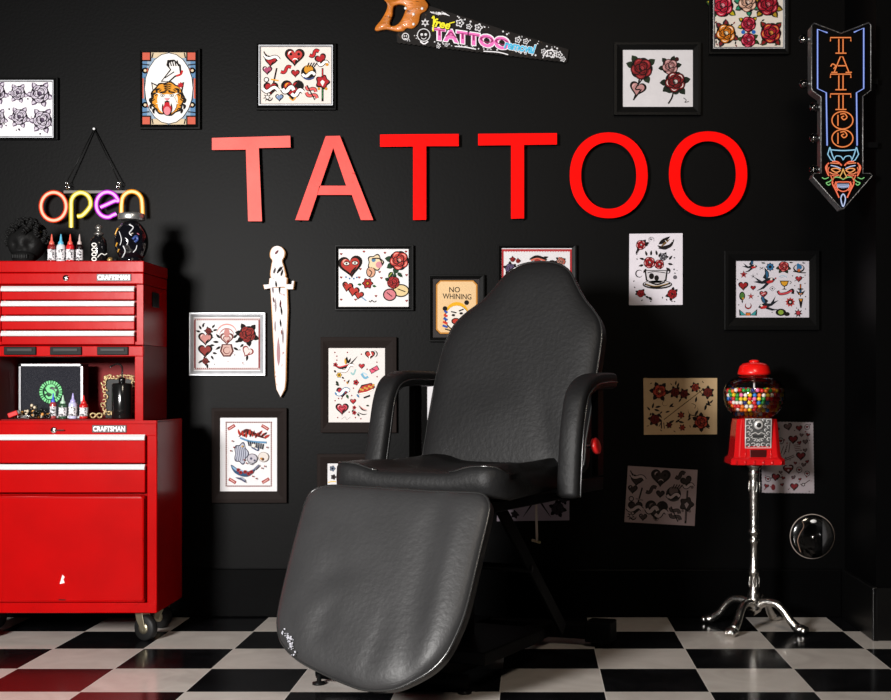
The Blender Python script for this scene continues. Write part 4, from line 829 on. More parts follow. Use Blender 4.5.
def arrow_sign():
    k, o = 3.337, (790, 10); c = W(843, 115, -CAMY); t = thing('arrow_neon_sign', 'tall black arrow-shaped neon sign pointing down with TATTOO and a grinning devil face', 'neon sign', (c.x, 0, c.z))
    YB, YF = -.448, -.510; c = W(843, 115, YB-CAMY); t.location = tuple(c); d = YF-CAMY; T = lambda x, y, Y=YF: (W(o[0]+x/k, o[1]+y/k, Y-CAMY)-c)
    # the box stands a little turned: its left side is seen, so the outline is traced at the front and pushed back
    outline = [(80, 44), (170, 78), (262, 42), (270, 50), (270, 268), (243, 288), (243, 545), (268, 545), (275, 553), (178, 664), (172, 664), (76, 556), (80, 545), (104, 545), (104, 290), (76, 270), (72, 262), (72, 52)]
    P = [T(*p) for p in outline]
    body = mat('black sign face', (.0015, .0015, .0016), rough=.35, spec=.05); PI_ = [(p.x+(-p.x)*.02, p.z+(-p.z)*.004) for p in P]; MB().prism(PI_, 0, YF-YB).build('sign_box', body, t, .001)
    trim = mat('brushed dark sign edge', (.16, .16, .16), rough=.35, metal=.8, var=.5, vscale=90, bump=.3, bscale=100)
    MB().tube([(p.x, YF-YB, p.z) for p in P], .0024, 6, True).build('edge_trim', trim, t)
    sd = MB().prism([(p.x+.0, p.z) for p in P], YF+.002-YB, 0, trim, caps=False); sd.build('side_return', trim, t, fix=False)
    for z_ in (.10, -.12): MB().box((.02, -.03, z_), (PX-c.x, -.015, z_+.02)).build('mounting_bracket', M_steelblk, t, .001)
    yn = YF-.010; TT = lambda x, y: W(o[0]+x/k, o[1]+y/k, yn-CAMY)
    def nt(name, pts, core, glow, s1=.8, s2=.6, r=.0032, closed=False, sm=True): return neon(name, [TT(*p) for p in pts], core, glow, r, t, c, closed, sm, s1=s1, s2=s2, n=6)
    blu = ('b8ccff', '5878e8')
    nt('blue_border_tube', [(125, 76), (92, 64), (92, 262), (121, 276), (124, 452)], *blu, sm=False, s1=.75, s2=.55)
    nt('blue_border_tube', [(214, 74), (246, 60), (246, 262), (222, 276), (224, 452)], *blu, sm=False, s1=.75, s2=.55)
    og = ('ffb070', 'e86418')
    def lt(pts, sm=False, cl=False): nt('letter_tube', pts, *og, sm=sm, closed=cl, s1=.62, s2=.7, r=.0025)
    for yy in (90, 212, 278):
        b = yy+(54 if yy < 250 else 54)
        lt([(135, yy+14), (135, yy+2), (203, yy+2), (203, yy+14)]); lt([(163, yy+6), (163, b)]); lt([(177, yy+6), (177, b)]); lt([(152, b), (188, b)])
    lt([(148, 206), (168, 156), (176, 156), (196, 206)]); lt([(160, 186), (186, 186)]); lt([(136, 188), (142, 180), (152, 186), (146, 196)], True); lt([(138, 208), (158, 208)]); lt([(186, 208), (206, 208)])
    for yy in (368, 428):
        E = [(175+35*math.cos(2*PI*i/16), yy+29*math.sin(2*PI*i/16)) for i in range(16)]; lt(E, True, True); lt([(160, yy-18), (160, yy+18)]); lt([(168, yy-20), (182, yy-22), (190, yy-10), (180, yy-2), (172, yy-10), (180, yy-14)], True)
    # devil face, traced from a closer crop
    k, o = 7.0, (800, 120)
    TT = lambda x, y: W(o[0]+x/7.0, o[1]+y/7.0, yn-CAMY)
    cyn = ('c0e4f0', '4aa0cc'); rd = ('ff9a70', 'e83818'); gn = ('a8e09a', '38a040'); wt = ('e4ecff', '90a8e0')
    for q in (-1, 1):
        X = lambda x: 302+q*(x-302)
        nt('horn_tube', [(X(395), 190), (X(378), 245), (X(358), 290), (X(386), 280), (X(410), 240), (X(395), 190)], *cyn, r=.0026, sm=False)
        nt('forehead_tube', [(302, 280), (X(318), 256), (X(350), 252), (X(362), 272)], *cyn, r=.0022)
        nt('brow_tube', [(X(312), 318), (X(340), 294), (X(378), 290)], *rd, r=.0034); nt('brow_tube', [(X(318), 340), (X(350), 326), (X(388), 318)], *wt, r=.002)
        nt('eye_tube', [(X(322), 352), (X(350), 338), (X(384), 346), (X(352), 366)], 'ffc080', 'e87020', r=.0026, closed=True)
        nt('ear_tube', [(X(402), 300), (X(424), 330), (X(412), 372), (X(400), 392)], *rd, r=.003); nt('ear_tube', [(X(400), 330), (X(408), 352), (X(398), 372)], *rd, r=.002)
        nt('cheek_tube', [(X(366), 400), (X(378), 440), (X(350), 500), (X(330), 544)], *rd, r=.003); nt('cheek_tube', [(X(390), 384), (X(372), 440)], *rd, r=.0022)
        nt('moustache_tube', [(302, 416), (X(330), 402), (X(362), 402), (X(396), 430), (X(420), 440), (X(404), 456), (X(390), 446)], *gn, r=.0024); nt('moustache_tube', [(X(404), 402), (X(430), 412), (X(450), 402)], *gn, r=.002)
        nt('nose_tube', [(302, 340), (X(312), 372), (X(324), 396), (X(308), 412)], 'ffd080', 'd89030', r=.0024)
    nt('headband_tube', [(212, 208), (302, 214), (392, 208)], *cyn, r=.0026)
    nt('mouth_tube', [(256, 438), (302, 434), (350, 438), (340, 482), (302, 500), (264, 482)], *rd, r=.0026, closed=True)
    for q in (-1, 1):
        X = lambda x: 302+q*(x-302)
        nt('wrinkle_tube', [(X(318), 306), (X(350), 304), (X(392), 300)], 'ffb080', 'e85a18', r=.0022); nt('wrinkle_tube', [(X(340), 376), (X(372), 378), (X(394), 366)], 'ffb080', 'e85a18', r=.0024)
        nt('wrinkle_tube', [(X(330), 384), (X(356), 392), (X(380), 388)], 'ff9a70', 'e83818', r=.0022); nt('wrinkle_tube', [(X(352), 430), (X(360), 462), (X(340), 496)], 'ff9a70', 'e83818', r=.0024)
        nt('wrinkle_tube', [(X(412), 310), (X(416), 350), (X(404), 380)], 'ffb080', 'e85a18', r=.0024)
    for i in range(6): nt('teeth_tube', [(266+i*14, 446), (266+i*14, 478-abs(i-2.5)*2)], *wt, r=.0022, sm=False)
    nt('teeth_tube', [(262, 460), (302, 466), (344, 460)], *wt, r=.0018)
    nt('goatee_tube', [(302, 518), (318, 550), (302, 606), (286, 550)], *wt, r=.0026, closed=True)
    # unlit globe bulbs along the left side
    gl = glassy('clear bulb glass', (.8, .8, .8), rough=.05, ior=2.2)
    for x, y, ex in ((45, 98, 72), (46, 246, 72), (80, 324, 104), (80, 427, 104), (80, 532, 104)):
        p = W(790+x/3.337, 10+y/3.337, (YF+YB)/2-CAMY)-c; e = W(790+ex/3.337+1, 10, (YF+YB)/2-CAMY)-c
        s = MB().tube([(e.x+.003, p.y, p.z), (p.x+.011, p.y, p.z)], .0075, 12).build('bulb_socket', trim, t)
        b = MB().ball(tuple(p), .0165, 10).build('bulb', gl, s); MB().tube([(p.x+.012, p.y, p.z), (p.x-.002, p.y, p.z+.003), (p.x-.003, p.y, p.z-.003)], .0016, 6).build('filament', M_chrome, s)
arrow_sign()

def disc():
    c = W(812, 536.3, -CAMY); t = thing('clear_disc', 'round clear plastic disc with a pale rim on the wall by the right corner', 'disc', (c.x, 0, c.z))
    R = .0845; g = glassy('smoky clear plastic', (.80, .8, .8), rough=.12, ior=1.5)
    s = MB().lathe([(R, .0), (R*.985, .010), (R*.9, .016), (R*.5, .02), (0, .021)], n=48).build('dome', g, t, fix=False); s.rotation_euler = (PI/2, 0, 0)
    rim = mat('pale rim edge', (.30, .25, .22), rough=.3, var=.3)
    MB().tube([(R*math.cos(2*PI*i/60), -.004, R*math.sin(2*PI*i/60)) for i in range(60)], .0022, 6, True).build('rim', rim, t)
    k = 5.84; P = lambda x, y, Y: ((x-185)/k/263, Y, -(y-216)/k/263)
    st = MB().lathe([(0, .001), (1, .001), (1, 0)], n=24, sx=.0125, sy=.0065).build('label_sticker', mat('white oval sticker', (.8, .8, .8)), t, fix=False); st.location = P(187, 124, -.0195); st.rotation_euler = (PI/2, 0, 0)
    kn = MB().lathe([(0, .006), (.006, .005), (.008, 0)], n=16).build('centre_knob', M_chrome, t, fix=False); kn.location = (0, -.0205, 0); kn.rotation_euler = (PI/2, 0, 0)
    pts = smooth([P(122, 124, -.014), P(132, 155, -.0145), P(108, 200, -.015), P(96, 240, -.014), P(106, 280, -.0125), P(114, 306, -.011)], 5, False)
    MB().tube(pts, [.001+.0014*i/len(pts) for i in range(len(pts))], 6).build('handle_groove', mat('tan moulded strip', (.42, .27, .20), rough=.35), t)
    a = MB(); q = [(.030+.0*i, 0) for i in range(1)]
    arc = [(R*.96*math.cos(v), R*.96*math.sin(v)) for v in [(-1.05+2.1*i/16) for i in range(17)]]; a.prism([(x, z) for x, z in arc], -.0035, -.001); a.build('frosted_segment', mat('frosted grey film', (.10, .10, .105), rough=.5), t)
disc()

# ---------------------------------------------------------------- rolling cabinet, riser and top chest
def Z(y, d): return CAMZ-(y-CY)*d/F
def X_(x, d): return (x-CX)*d/F
def craftsman(x0, x1, y0, y1, d, parent):
    Yf = d+CAMY; p = box('name_badge', (X_(x0, d)-.004, Yf-.003, Z(y1, d)-.004), (X_(x1, d)+.004, Yf, Z(y0, d)+.004), mat('black badge', (.02, .005, .005), rough=.4), parent, .001)
    text_on('badge_lettering', 'CRAFTSMAN', X_(x0, d), X_(x1, d), Z(y1, d), Z(y0, d), Yf-.003, mat('bright badge metal', (.55, .55, .55), rough=.4, metal=.1), p, .002, .03)
def keylock(x, y, d, parent):
    Yf = d+CAMY; l = MB().lathe([(0, .007), (.008, .007), (.0105, .005), (.0115, 0)], n=24).build('lock', M_chrome, parent, fix=False)
    l.location = (X_(x, d), Yf, Z(y, d)); l.rotation_euler = (PI/2, 0, 0); MB().box((-.001, -.004, .007), (.001, .004, .0076)).build('keyhole', M_black, l)
D1 = 4.45; B1 = 4.77; xr, xl = X_(157, D1), X_(157, D1)-.724; Y1, Y1b = D1+CAMY, B1+CAMY
zb, zt = Z(613, D1), .765
t = thing('rolling_tool_cabinet', 'large red rolling tool cabinet with two drawers and a deep lower door, on castors', 'tool cabinet', ((xl+xr)/2, (Y1+Y1b)/2, 0)); o0 = Vector(t.location)
def rel(v): return (v[0]-o0.x, v[1]-o0.y, v[2]-o0.z)
def rb(name, a, b, m, parent=t, bevel=.003, **k): return box(name, rel(a), rel(b), m, parent, bevel, **k)
body = MB()
for a, b in (((xl, Y1+.004, zb), (xl+.02, Y1b, zt)), ((xr-.02, Y1+.004, zb), (xr, Y1b, zt)), ((xl+.001, Y1b-.01, zb+.001), (xr-.001, Y1b-.001, zt-.001)), ((xl+.001, Y1, zb-.0005), (xr-.001, Y1b-.001, zb+.035)), ((xl+.001, Y1, zt-.050), (xr-.001, Y1b-.001, zt-.006)), ((xl+.0005, Y1+.001, zb+.03), (xl+.035, Y1+.02, zt-.04)), ((xr-.035, Y1+.001, zb+.03), (xr-.0005, Y1+.02, zt-.04)), ((xl+.02, Y1+.03, zb+.03), (xr-.02, Y1+.04, zt-.05))):
    body.box(rel(a), rel(b))
# raised lip round the top
for a, b in (((xl, Y1, zt-.007), (xr, Y1+.006, zt+.004)), ((xl, Y1, zt-.007), (xl+.006, Y1b, zt+.004)), ((xr-.006, Y1, zt-.007), (xr, Y1b, zt+.004))): body.box(rel(a), rel(b))
body.build('cabinet_body', M_red, t, .003)
dx0, dx1 = X_(54-91.5, D1), X_(145.5, D1)
def drawer(par, x0, x1, z0, z1, Yf, hz, name='drawer', r=rel):
    """front panel, with an aluminium pull strip hz high along its top"""
    mb = MB().box(r((x0, Yf-.006, z0)), r((x1, Yf+.02, z1-hz-.001))); f = mb.build(name, M_red, par, .0025)
    h = MB(); q = r((0, Yf, 0)); a = r((x0, Yf, z1-hz)); b = r((x1, Yf, z1))
    pts = [(0, 0), (-.012, .0), (-.015, hz*.25), (-.012, hz*.55), (-.005, hz), (0, hz)]
    n = len(pts); V = [(a[0], a[1]+p[0], a[2]+p[1]) for p in pts]+[(b[0], a[1]+p[0], a[2]+p[1]) for p in pts]
    h.add(V, [(i, (i+1) % n, n+(i+1) % n, n+i) for i in range(n)]+[list(range(n)), list(range(n, 2*n))]); hh = h.build('pull_strip', M_alu, f); hh['label'] = 'bright aluminium pull strip'
    return f
drawer(t, dx0, dx1, Z(463, D1), Z(434.5, D1), Y1, .019)
drawer(t, dx0, dx1, Z(492.5, D1), Z(464.3, D1), Y1, .018)
dr = MB(); 
dr.box(rel((dx0, Y1-.008, Z(603, D1))), rel((dx1, Y1+.02, Z(495, D1))))
dr = dr.build('lower_door', M_red, t, .010, seg=4)
rim = MB(); e = rel((dx0, Y1-.009, Z(603, D1))); f = rel((dx1, Y1-.009, Z(495, D1)))
rim.tube([(e[0]+.012, e[1], e[2]+.008), (f[0]-.012, e[1], e[2]+.008), (f[0]-.005, e[1], e[2]+.018), (f[0]-.005, e[1], f[2]-.012), (f[0]-.014, e[1], f[2]-.004), (e[0]+.012, e[1], f[2]-.004), (e[0]+.004, e[1], f[2]-.014), (e[0]+.004, e[1], e[2]+.018)], .003, 6, True); rim.build('pressed_rim', M_red, dr)
sp_ = Vector(rel((X_(63, D1), Y1-.0086, Z(579, D1))))
chip = MB().prism([(sp_.x-.008, sp_.z-.016), (sp_.x+.009, sp_.z-.012), (sp_.x+.004, sp_.z), (sp_.x+.009, sp_.z+.008), (sp_.x+.001, sp_.z+.016), (sp_.x-.003, sp_.z+.002)], sp_.y, sp_.y+.0004).build('paint_chip', ink('e8d8d4'), dr)
sl = rel((X_(63, D1), Y1-.0088, Z(599.5, D1))); MB().box((sl[0]-.012, sl[1], sl[2]-.002), (sl[0]+.012, sl[1]+.002, sl[2]+.002)).build('latch_slot', M_black, dr)
lp = MB()
for x0, x1 in ((72, 82), (88, 103)): a = rel((X_(x0, D1), Y1-.0005, Z(612.6, D1))); b = rel((X_(x1, D1), Y1, Z(611.2, D1))); lp.box(a, b)
lp.build('paint_scrape', ink('e0d4d0'), t)
craftsman0 = craftsman
def place_badge(x0, x1, y0, y1, d, par, off):
    n = len(bpy.data.objects); craftsman(x0, x1, y0, y1, d, par); q = [c for c in par.children if c.name.startswith('name_badge')][-1]; q.location = -off
place_badge(93.5, 125.5, 426.2, 431.4, D1-.0, t, o0)
keylock(54, 430, D1, t); t.children[-1].location = Vector([c for c in t.children if c.name.startswith('lock')][-1].location)
lk = [c for c in t.children if c.name.startswith('lock')][-1]; lk.location = Vector(lk.location)-o0
kk = rel((X_(54, D1)+.01, Y1-.012, Z(430, D1))); MB().box((kk[0], kk[1], kk[2]-.0015), (kk[0]+.028, kk[1]+.004, kk[2]+.0015)).build('key', M_black, lk); lk.children[-1].location = -Vector(lk.location); 
for c in lk.children:
    if c.name.startswith('key') and not c.name.startswith('keyhole'): c.matrix_parent_inverse = Matrix.Rotation(-PI/2, 4, 'X'); c.location = (0, 0, 0); c.matrix_parent_inverse = (Matrix.Translation(lk.location) @ Matrix.Rotation(PI/2, 4, 'X')).inverted()
def castor(x, y, par, off, yaw):
    cst = MB(); h = zb
    plate = MB().box((-.03, -.035, h-.004), (.03, .035, h)); 
    c = plate.build('castor', M_chrome, par, .001); c.location = (x-off.x, y-off.y, 0); c.rotation_euler = (0, 0, yaw)
    fk = MB()
    for s in (-1, 1): fk.prism([(-.014, h-.004), (.018, h-.004), (.030, .050), (.024, .036), (.014, .036), (-.006, .07)], s*.018-.0015, s*.018+.0015)
    fk.box((-.014, -.018, h-.012), (.018, .018, h-.004)); fk.build('fork', mat('zinc castor fork', (.45, .40, .28), rough=.35, metal=.9), c, .001)
    wm = Matrix.Translation((.019, 0, .044)) @ Matrix.Rotation(PI/2, 4, 'X')
    MB().lathe([(.014, -.014), (.039, -.014), (.044, -.009), (.044, .009), (.039, .014), (.014, .014)], n=28, M=wm).build('wheel', M_rubber, c); MB().lathe([(0, -.0165), (.012, -.0165), (.020, -.0145), (.020, .0145), (.012, .0165), (0, .0165)], n=20, M=wm).build('hub', mat('zinc castor fork', (.45, .40, .28)), c)
castor(X_(143, 4.52), Y1+.055, t, o0, math.radians(-25)); castor(xl+.07, Y1+.055, t, o0, math.radians(15)); castor(xr-.05, Y1b-.05, t, o0, math.radians(160)); castor(xl+.07, Y1b-.05, t, o0, math.radians(200))

D2 = 4.53; B2 = 4.82; Y2, Y2b = D2+CAMY, B2+CAMY; x2r, x2l = X_(143.4, D2), X_(-6, D2); zr = Z(356.5, D2); zc = Z(345, D2); zt2 = Z(261, D2)
t = thing('tool_chest_riser', 'open red riser compartment with three black finger pulls, between cabinet and top chest', 'tool chest riser', ((x2l+x2r)/2, (Y2+Y2b)/2, zt)); o1 = Vector(t.location); rel1 = lambda v: (v[0]-o1.x, v[1]-o1.y, v[2]-o1.z)
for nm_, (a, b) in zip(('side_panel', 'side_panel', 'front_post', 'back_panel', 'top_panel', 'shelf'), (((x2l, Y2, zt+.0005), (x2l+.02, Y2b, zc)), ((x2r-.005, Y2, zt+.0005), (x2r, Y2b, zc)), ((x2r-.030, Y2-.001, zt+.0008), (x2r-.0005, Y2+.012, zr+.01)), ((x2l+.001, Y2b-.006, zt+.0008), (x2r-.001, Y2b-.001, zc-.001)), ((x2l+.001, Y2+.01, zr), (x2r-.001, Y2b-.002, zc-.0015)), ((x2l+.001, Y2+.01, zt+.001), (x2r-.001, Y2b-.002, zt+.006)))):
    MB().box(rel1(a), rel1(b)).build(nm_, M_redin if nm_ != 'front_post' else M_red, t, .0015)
rail = MB().box(rel1((x2l, Y2-.004, zr)), rel1((x2r+.001, Y2+.012, zc-.003))).build('front_rail', M_red, t, .003)
for x0, x1 in ((5, 37), (51, 82.5), (98, 129)):
    a = rel1((X_(x0, D2), Y2-.012, Z(355, D2))); b = rel1((X_(x1, D2), Y2-.004, Z(346.6, D2)))
    p = MB().box(a, b).build('finger_pull', mat('black pull cup', (.008, .008, .008), rough=.4, spec=.06), rail, .002)
    MB().box((a[0]+.012, a[1]-.003, a[2]+.012), (b[0]-.012, a[1]+.001, b[2]-.006)).build('pull_lip', mat('grey pull lip', (.035, .035, .035), rough=.4, spec=.08), rail, .002)
t = thing('tool_chest', 'smaller red top tool chest with lid and four slim drawers, standing on the riser', 'tool chest', ((x2l+x2r)/2, (Y2+Y2b)/2, zc)); o2 = Vector(t.location); rel2 = lambda v: (v[0]-o2.x, v[1]-o2.y, v[2]-o2.z)
zl = Z(284.5, D2)
mb = MB()
for a, b in (((x2l, Y2+.003, zc+.0005), (x2l+.022, Y2b, zl)), ((x2r-.024, Y2, zc+.0005), (x2r, Y2b, zl)), ((x2l+.001, Y2b-.01, zc+.0008), (x2r-.001, Y2b-.001, zl-.001)), ((x2l+.001, Y2+.001, zc+.0008), (x2r-.001, Y2b-.002, zc+.012)), ((x2l+.02, Y2+.025, zc+.002), (x2r-.02, Y2+.035, zl-.001)), ((x2l+.001, Y2+.001, zl-.003), (x2r-.001, Y2b-.002, zl-.0005))): mb.box(rel2(a), rel2(b))
mb.build('chest_body', M_red, t, .002)
lid = MB().box(rel2((x2l-.001, Y2-.002, zl+.0015)), rel2((x2r+.001, Y2b, Z(273, D2)))).box(rel2((x2l-.003, Y2-.006, Z(272.6, D2))), rel2((x2r+.003, Y2b+.002, zt2))).build('lid', M_red, t, .003)
MB().box(rel2((x2r+.0005, Y2+.10, Z(305, D2))), rel2((x2r+.004, Y2+.18, Z(290, D2)))).build('side_handle_cup', M_black, t, .001)
for i in range(4):
    y0 = 286.3+i*14.9; drawer(t, X_(2, D2), X_(135, D2), Z(y0+13.6, D2), Z(y0, D2), Y2, .018, r=rel2)
place_badge(98, 130, 275, 280, D2-.003, t, o2)
keylock(66, 278, D2-.002, t); lk = [c for c in t.children if c.name.startswith('lock')][-1]; lk.location = Vector(lk.location)-o2

# ---------------------------------------------------------------- things on and in the chest
def ink_bottle(x, ztop, zbase, d, capc, bodyc, label, group, tall=1.0, px=8, stem=None):
    """squeeze bottle with a drawn-out nozzle cap"""
    H = ztop-zbase; r = px/2*d/F; t = thing('ink_bottle', label, 'ink bottle', (X_(x, d), d+CAMY, zbase), 0, group)
    bm_ = mat('ink bottle body '+bodyc, bodyc, rough=.25, var=.1, coat=.5); cm = mat('ink cap '+capc, capc, rough=.3, var=.08)
    MB().lathe([(0, 0), (r*.95, 0), (r, .003), (r, H*.55), (r*.85, H*.62), (r*.45, H*.66)], n=20).build('bottle', bm_, t)
    lb = MB().lathe([(r*1.02, H*.10), (r*1.03, H*.11), (r*1.03, H*.46), (r*1.02, H*.47)], n=20, M=None); a = lb.build('label_band', mat('white label print', (.66, .64, .66), rough=.5, wear=('26262c', .50, 110)), t)
    MB().lathe([(r*.62, H*.63), (r*.64, H*.645), (r*.60, H*.72), (r*.34, H*.76), (r*.26, H*.86), (r*.12, H*.99), (0, H)], n=16).build('nozzle_cap', cm, t)
    return t
zT = zt2+.0005; dT = 4.62
G = 'ink bottles on top of the red tool chest'
for x, yt, cap, bd, lab, px in ((51.8, 234, 'd86050', '7a1c1c', 'dark ink bottle with coral cap, leftmost of the row on the chest top', 8), (61, 234, '58a8c8', 'c8ccd0', 'pale ink bottle with light blue cap on the chest top', 9), (70.3, 234, 'd85848', 'c01c20', 'bright red ink bottle with coral cap on the chest top', 8), (79.6, 234, 'b8a8a4', '1a0c0e', 'black ink bottle with grey cap, rightmost of the row on the chest top', 7)):
    ink_bottle(x, Z(yt, dT), zT, dT, cap, bd, lab, G, px=px)
zS = zt+.006+.0005; dS = 4.60
G = 'ink bottles in the open riser compartment'
for x, cap, bd, lab, px, yt in ((53.2, '3a5ac0', '9a3a3c', 'ink bottle with dark blue cap, leftmost in the open compartment', 6.5, 393), (63, 'a8c8b0', '2c4a34', 'green ink bottle with pale mint cap in the open compartment', 8.5, 395), (73, 'a8a0d8', 'b8b8d8', 'lilac-white ink bottle with violet cap in the open compartment', 8.5, 393), (83.8, 'c02020', 'b81818', 'red ink bottle with red nozzle, rightmost in the open compartment', 8.5, 395)):
    ink_bottle(x, Z(yt, dS), zS, dS, cap, bd, lab, G, px=px)

def skull_planter():
    dd = 4.66; t = thing('skull_ornament', 'black skull ornament with a curly crown at the left end of the chest top', 'skull', (X_(27, dd), dd+CAMY, zT)); R = .058
    def fn(v):
        q = 1.0
        q *= 1-.10*max(0, -v.z)*abs(v.x)
        for sx in (-1, 1):
            e = Vector((sx*.42, -.86, -.12)).normalized(); a = v.angle(e); q -= .22*math.exp(-(a/.24)**2)
        q -= .12*math.exp(-(v.angle(Vector((0, -.92, -.42)).normalized())/.13)**2)
        return q
    m = MB(); m.ball((0, 0, .066), (R, R*1.02, .062), 26, fn=fn)
    m.ball((0, -.030, .020), (.036, .030, .024), 12); m.build('cranium', M_matteblk, t)
    tm = MB()
    for i in range(7): tm.box((-.024+i*.007, -.061, .014), (-.0185+i*.007, -.052, .026))
    tm.build('teeth', M_matteblk, t, .001)
    rr = random.Random(4); cr = MB()
    for i in range(130):
        a = rr.uniform(0, 2*PI); el = rr.uniform(-.25 if math.sin(a) > -.5 else .25, 1.45); q = Vector((math.cos(a)*math.cos(el), math.sin(a)*math.cos(el), math.sin(el))); s = rr.uniform(.006, .011)
        c = (q.x*.060, q.y*.058, .074+q.z*.062); pts = [Vector(c)+Vector((s*f*math.cos(f*9+i), s*f*math.sin(f*9+i)*q.y, s*f*math.sin(f*9+i)))*1.0 for f in (j/8 for j in range(9))]
        cr.tube([p+q*.004 for p in pts], .0034, 6); cr.ball((c[0], c[1], c[2]), s*.55, 4)
    cr.build('curly_crown', M_matteblk, t, fix=False); t.scale = (1.16, 1.1, 1.13)
skull_planter()
def dark_bottle():
    dd = 4.64; t = thing('decorated_bottle', 'small dark round-shouldered bottle with white lettering and stopper on the chest top', 'bottle', (X_(98.7, dd), dd+CAMY, zT)); H = Z(224, dd)-zT; r = .029
    MB().lathe([(0, 0), (r*.9, 0), (r, .006), (r, H*.50), (r*.9, H*.60), (r*.5, H*.68), (r*.42, H*.74)], n=24).build('bottle', mat('black glazed bottle', (.006, .006, .007), rough=.12, coat=.5), t)
    st = MB(); st.lathe([(r*.55, H*.72), (r*.6, H*.76), (r*.3, H*.79), (r*.22, H*.84), (r*.4, H*.88), (r*.42, H*.92), (r*.2, H*.97), (0, H)], n=16); st.build('stopper', mat('pewter stopper', (.30, .29, .27), rough=.3, metal=.8), t)
    lm = mat('ivory bottle decoration', (.78, .76, .72), rough=.4)
    for i, (a, w_) in enumerate(((1.62, 1), (1.62, .9), (1.62, 1), (1.62, .8))):
        z = .014+i*.017; MB().tube([(-.004+.008*math.cos(u)-.002, -r-.0015, z+.006*math.sin(u)) for u in (2*PI*j/10 for j in range(10))], .0022, 6, True).build('letter_mark', lm, t)
    MB().tube(smooth([Vector((.006, -r-.001, .02)), Vector((.018, -r+.004, .034)), Vector((.028, -r+.010, .030)), Vector((.034, -.012, .036))], 4, False), .0018, 6).build('side_spout', lm, t)
    MB().tube([(r*.8*math.cos(u), r*.8*math.sin(u)*1, H*.60) for u in (2*PI*j/24 for j in range(24))], .002, 6, True).build('shoulder_band', mat('amber band', (.6, .25, .04), rough=.3), t)
dark_bottle()
def trinkets():
    rr = random.Random(9); gd = mat('dull gold trinket', (.45, .28, .10), rough=.35, metal=.6); 
    for i, (x, y, s) in enumerate(((110, 4.60, .010), (115.5, 4.585, .009))):
        o = MB().ball((0, 0, s), s, 8, fn=lambda v: 1+.18*math.sin(6*v.x)*math.cos(5*v.z)).build('metal_charm', (gd, M_matteblk)[i], None); o.location = (X_(x, y), y+CAMY, zT)
        tag(o, ('small dull gold charm beside the dark bottle on the chest top', 'tiny black charm in front of the black jar on the chest top')[i], 'trinket')
trinkets()
def jar():
    dd = 4.62; t = thing('skull_jar', 'glossy black skull-shaped jar with a silver screw lid on the chest top', 'jar', (X_(131.5, dd), dd+CAMY, zT)); H = Z(213, dd)-zT; R = .0585
    def fn(v):
        q = 1
        for sx in (-1, 1): q -= .13*math.exp(-(v.angle(Vector((sx*.42, -.88, -.05)).normalized())/.24)**2)
        q -= .09*math.exp(-(v.angle(Vector((0, -.93, -.38)).normalized())/.14)**2); return q
    b = MB().ball((0, 0, .076), (R, R, .078), 26, fn=fn); b.lathe([(0, 0), (.036, 0), (.042, .004), (.040, .02)], n=28)
    b.build('glass_skull', mat('black glossy glass', (.004, .004, .006), rough=.06, coat=.6, bump=.12, bscale=25), t, fix=False)
    MB().lathe([(.040, H-.026), (.045, H-.026), (.0465, H-.022), (.0465, H-.008), (.044, H-.003), (.03, H), (0, H)], n=36).build('screw_lid', mat('silver lid', (.66, .66, .66), rough=.3, metal=.9), t)
    lm = mat('painted jar linework', (.62, .62, .64), rough=.35); am = mat('amber jar paint', (.7, .34, .03), rough=.3); bm2 = mat('blue jar paint', (.03, .06, .22), rough=.3)
    def on(x, z, k=1.0):     # a point on the front of the jar
        z = z*1.14; zz = z-.076; f = max(.02, 1-(zz/.078)**2-(x/R)**2); return Vector((x, -R*math.sqrt(f)*1.0-.0012, z))
    def line(pts, m, r=.0016): MB().tube(smooth([on(*p) for p in pts], 5, False), r, 6).build('painted_line', m, t)
    line([(.004, .118), (.020, .108), (.010, .090), (.018, .082)], lm, .0022); line([(-.030, .096), (-.018, .070), (-.024, .052)], lm); line([(-.012, .050), (-.006, .034), (-.016, .020), (-.030, .012)], lm, .0022)
    line([(.020, .030), (.030, .040), (.034, .052)], lm); line([(-.036, .060), (-.044, .050)], am, .0024); line([(-.052, .088), (-.046, .102), (-.040, .108)], am, .002); line([(.006, .012), (-.006, .010), (-.014, .014)], lm); line([(-.004, .074), (.006, .066), (.002, .052)], lm)
    line([(.022, .070), (.032, .080), (.036, .070), (.028, .062)], bm2, .005); line([(.034, .090), (.040, .086)], mat('pink jar paint', (.5, .12, .2), rough=.4), .0016); line([(-.030, .040), (-.038, .032)], am, .002)
jar()

